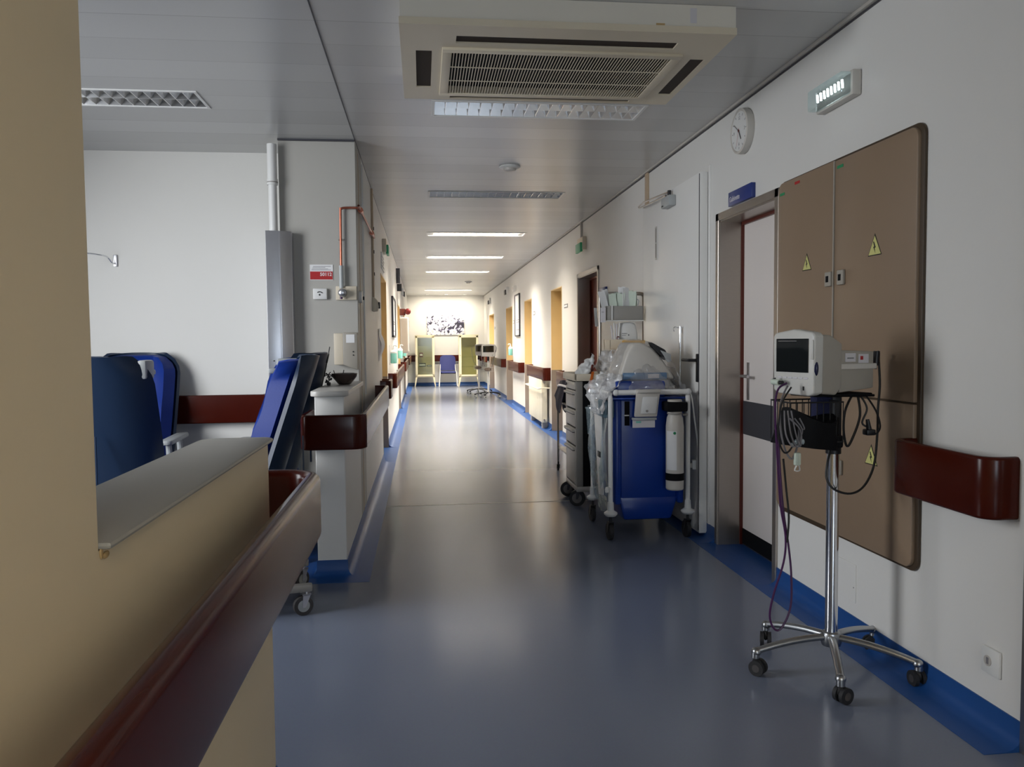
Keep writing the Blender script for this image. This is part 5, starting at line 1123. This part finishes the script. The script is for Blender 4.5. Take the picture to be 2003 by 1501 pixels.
b = MB(); b.tube([(1.855, 6.80, 1.70), (1.862, 6.79, 1.735), (1.85, 6.79, 1.75), (1.842, 6.79, 1.742)], 0.005, greypl, 6, smooth=3); b.build('hook', t)
for k in range(2):
    b = MB(); x = 1.645+0.025*k; b.lathe([(0, 0), (0.007, 0), (0.004, 0.02), (0.006, 0.03), (0, 0.034)], (x, 6.78, 1.27), darkgrey, 10); b.lathe([(0, 0), (0.007, 0), (0.004, 0.02), (0, 0.022)], (x-0.004, 6.78, 1.235), darkgrey, 10); b.build('peg', t)
# packets standing in the upper bin
random.seed(5)
n = 15
desc = ['leftmost', 'second', 'third', 'fourth', 'fifth', 'sixth', 'seventh', 'eighth', 'ninth', 'tenth', 'eleventh', 'twelfth', 'thirteenth', 'fourteenth', 'rightmost']
for i in range(n):
    x = 1.61+0.23*i/(n-1); hgt = (0.25, 0.26, 0.21, 0.22, 0.23, 0.21, 0.22, 0.21, 0.28, 0.27, 0.25, 0.25, 0.24, 0.23, 0.23)[i]
    tilt = -0.30+0.34*min(1, i/4)+random.uniform(-0.05, 0.05); w_ = 0.065; c = grnpaper if i not in (0, 1, 8, 9) else paper
    M = Matrix.Translation((x, 6.835+0.03*(i % 3), 1.585)) @ Matrix.Rotation(tilt, 4, 'Y') @ Matrix.Rotation(random.uniform(-0.5, 0.5), 4, 'Z')
    b = MB(); b.grid(lambda u, v: (-w_/2+w_*u, 0.003*math.sin(u*PI)*math.sin(v*PI)+0.004*math.sin(5*v+i), hgt*v+0.004*math.sin(9*u+i)*v), 6, 8, c, 0.004, M=M)
    b.build('sterile_packet', label=f'{desc[i]} of the paper packets standing in the grey upper bin' if i in (0, 14) else f'{desc[i]} from the left of the paper packets in the upper bin', cat='packet', group='paper packets in the upper bin')
t = thing('white_pack', 'big white wrapped pack standing in the beige lower bin', 'pack', (1.77, 6.86, 1.33))
b = MB(); b.prism([(1.70, 1.335), (1.845, 1.335), (1.86, 1.44), (1.84, 1.54), (1.80, 1.558), (1.73, 1.555), (1.685, 1.53)], 'y', 6.80, 6.88, white, 0.02, 3); b.build('body', t)
b = MB(); b.box(1.715, 1.76, 6.797, 6.801, 1.455, 1.46, text_g); b.box(1.715, 1.75, 6.797, 6.801, 1.44, 1.444, text_g); b.cyl((1.775, 6.797, 1.445), (1.775, 6.802, 1.445), 0.005, text_k, seg=8); b.build('print_mark', t)
for i in range(4):
    b = MB(); x = 1.635+0.016*i; b.tube([(x, 6.79, 1.34), (x-0.012+0.006*i, 6.79, 1.50+0.02*(i % 3)), (x-0.02+0.01*i, 6.79, 1.53+0.02*(i % 2))], 0.007, white if i % 2 else papert, 6)
    b.build('wrapped_tube', label=['slim tube at the far left of the lower bin', 'second slim tube in the lower bin', 'third slim tube in the lower bin', 'slim tube touching the big white pack'][i], cat='tube', group='slim tubes in the lower bin')
item('amber_vial', 'small amber bottle beside the slim tubes in the lower bin', 'bottle', 1.665, 1.69, 6.775, 6.795, 1.40, 1.435, darkred, papert)
t = thing('sharps_bin', 'orange and yellow lidded box below the beige bin on the rack', 'box', (1.82, 6.75, 1.2))
b = MB(); b.box(1.71, 1.86, 6.62, 6.73, 1.082, 1.365, yelpl, 0.01); b.build('body', t); b = MB(); b.box(1.70, 1.87, 6.61, 6.74, 1.368, 1.398, yelpl, 0.008); b.build('lid', t); b = MB(); b.box(1.705, 1.80, 6.603, 6.618, 1.33, 1.368, orange, 0.006); b.build('flap', t, label='red orange flap')
t = thing('crumpled_bag', 'white crumpled bag on the beige top of the drawer cart', 'bag', (1.42, 6.7, 1.12))
b = MB()
def bag(u, v):
    a = u*2*PI; r = (0.075*math.sin(PI*(0.12+0.8*v))**0.7)*(1-0.35*v); p = Vector((1.345+0.06*v*v+r*1.1*math.cos(a), 6.64+r*0.8*math.sin(a), 1.08+0.17*v+0.05*max(0, math.cos(a))*v))
    return p+Vector((math.cos(a), math.sin(a), 0.3))*noise.noise(p*28)*0.03
b.grid(bag, 36, 20, white); b.build('bag', t, angle=25)
b = MB(); b.prism([(1.385, 1.10), (1.41, 1.10), (1.425, 1.20), (1.405, 1.20)], 'y', 6.60, 6.64, darkred, 0.006); b.build('brown_grip', t, label='brown grip')
t = thing('orange_strap', 'orange strap hanging over the side of the beige cart top', 'strap', (1.42, 6.56, 0.99))
b = MB(); b.grid(lambda u, v: (1.365+0.022*u+0.035*v, 6.568-0.004*math.sin(v*6), 0.99+0.15*v), 3, 12, orange, 0.003); b.build('band', t)
b = MB(); b.box(1.362, 1.39, 6.560, 6.566, 0.985, 1.0, orange, 0.002); b.build('tip', t)
t = thing('plastic_bag_pile', 'clear plastic bags heaped on the drawer cart beside the white crumpled bag', 'plastic bag', (1.58, 6.75, 1.12))
def pile(u, v):
    a = u*2*PI; r = 0.13*math.sin(PI*(0.2+0.75*v))**0.6; p = Vector((1.60+r*math.cos(a), 6.72+r*0.7*math.sin(a), 1.07+0.25*v))
    return p+Vector((math.cos(a), math.sin(a), 0.4))*(noise.noise(p*14)*0.06+noise.noise(p*33)*0.02)
b = MB(); b.grid(pile, 50, 26, bag_m); b.build('bag', t, angle=25)
t = thing('waste_beaker', 'translucent bucket hanging on the black side of the drawer cart', 'bucket', (1.45, 6.53, 0.62))
b = MB(); b.lathe([(0.045, 0.625), (0.058, 0.83), (0.066, 0.84), (0.064, 0.85), (0.055, 0.84), (0.042, 0.635), (0, 0.63), (0, 0.625), (0.045, 0.625)], (1.40, 6.53, 0), clear_m, 24); b.build('vessel', t)
b = MB(); b.box(1.37, 1.43, 6.588, 6.600, 0.80, 0.86, greypl, 0.003); b.build('holder', t)

# small tube trolley farther back
t = thing('tube_trolley', 'small tube trolley with a dark cloth on its handle, behind the drawer cart', 'trolley', (1.65, 8.2, 0))
ax0, ax1, ay0, ay1 = 1.44, 1.88, 7.75, 8.5
for (x, y) in ((ax0, ay0), (ax0, ay1), (ax1, ay0), (ax1, ay1)):
    b = MB(); b.cyl((x, y, 0.10), (x, y, 0.80), 0.012, steel, seg=12); lg = b.build('leg', t); caster(lg, x, y, 0.03, 0.018, m=rubber, hub=greyrub, top=0.10, fork=black)
for z in (0.24, 0.74): b = MB(); b.box(ax0, ax1, ay0, ay1, z, z+0.02, lightgrey, 0.006); b.build('shelf', t)
b = MB(); b.tube([(ax0, ay1, 0.80), (ax0, ay1-0.01, 0.88), (ax0, ay1-0.08, 0.93), (ax0, ay0+0.08, 0.93), (ax0, ay0+0.01, 0.88), (ax0, ay0, 0.80)], 0.012, steelpol, smooth=3); b.build('push_bar', t)
t = thing('dark_cloth', 'navy cloth draped over the handle of the tube trolley', 'cloth', (1.43, 8.3, 0.65))
b = MB(); b.grid(lambda u, v: (1.44+0.016*math.cos((v-0.5)*5)+(0.03 if v > .5 else -0.03)*abs(2*v-1)+0.006*math.sin(9*u), 8.10+0.36*u, 0.955-0.30*abs(2*v-1)**1.2*(0.7+0.3*math.sin(3*u+1)) - 0.0), 16, 20, navy, 0.006); b.build('cloth', t, angle=60)
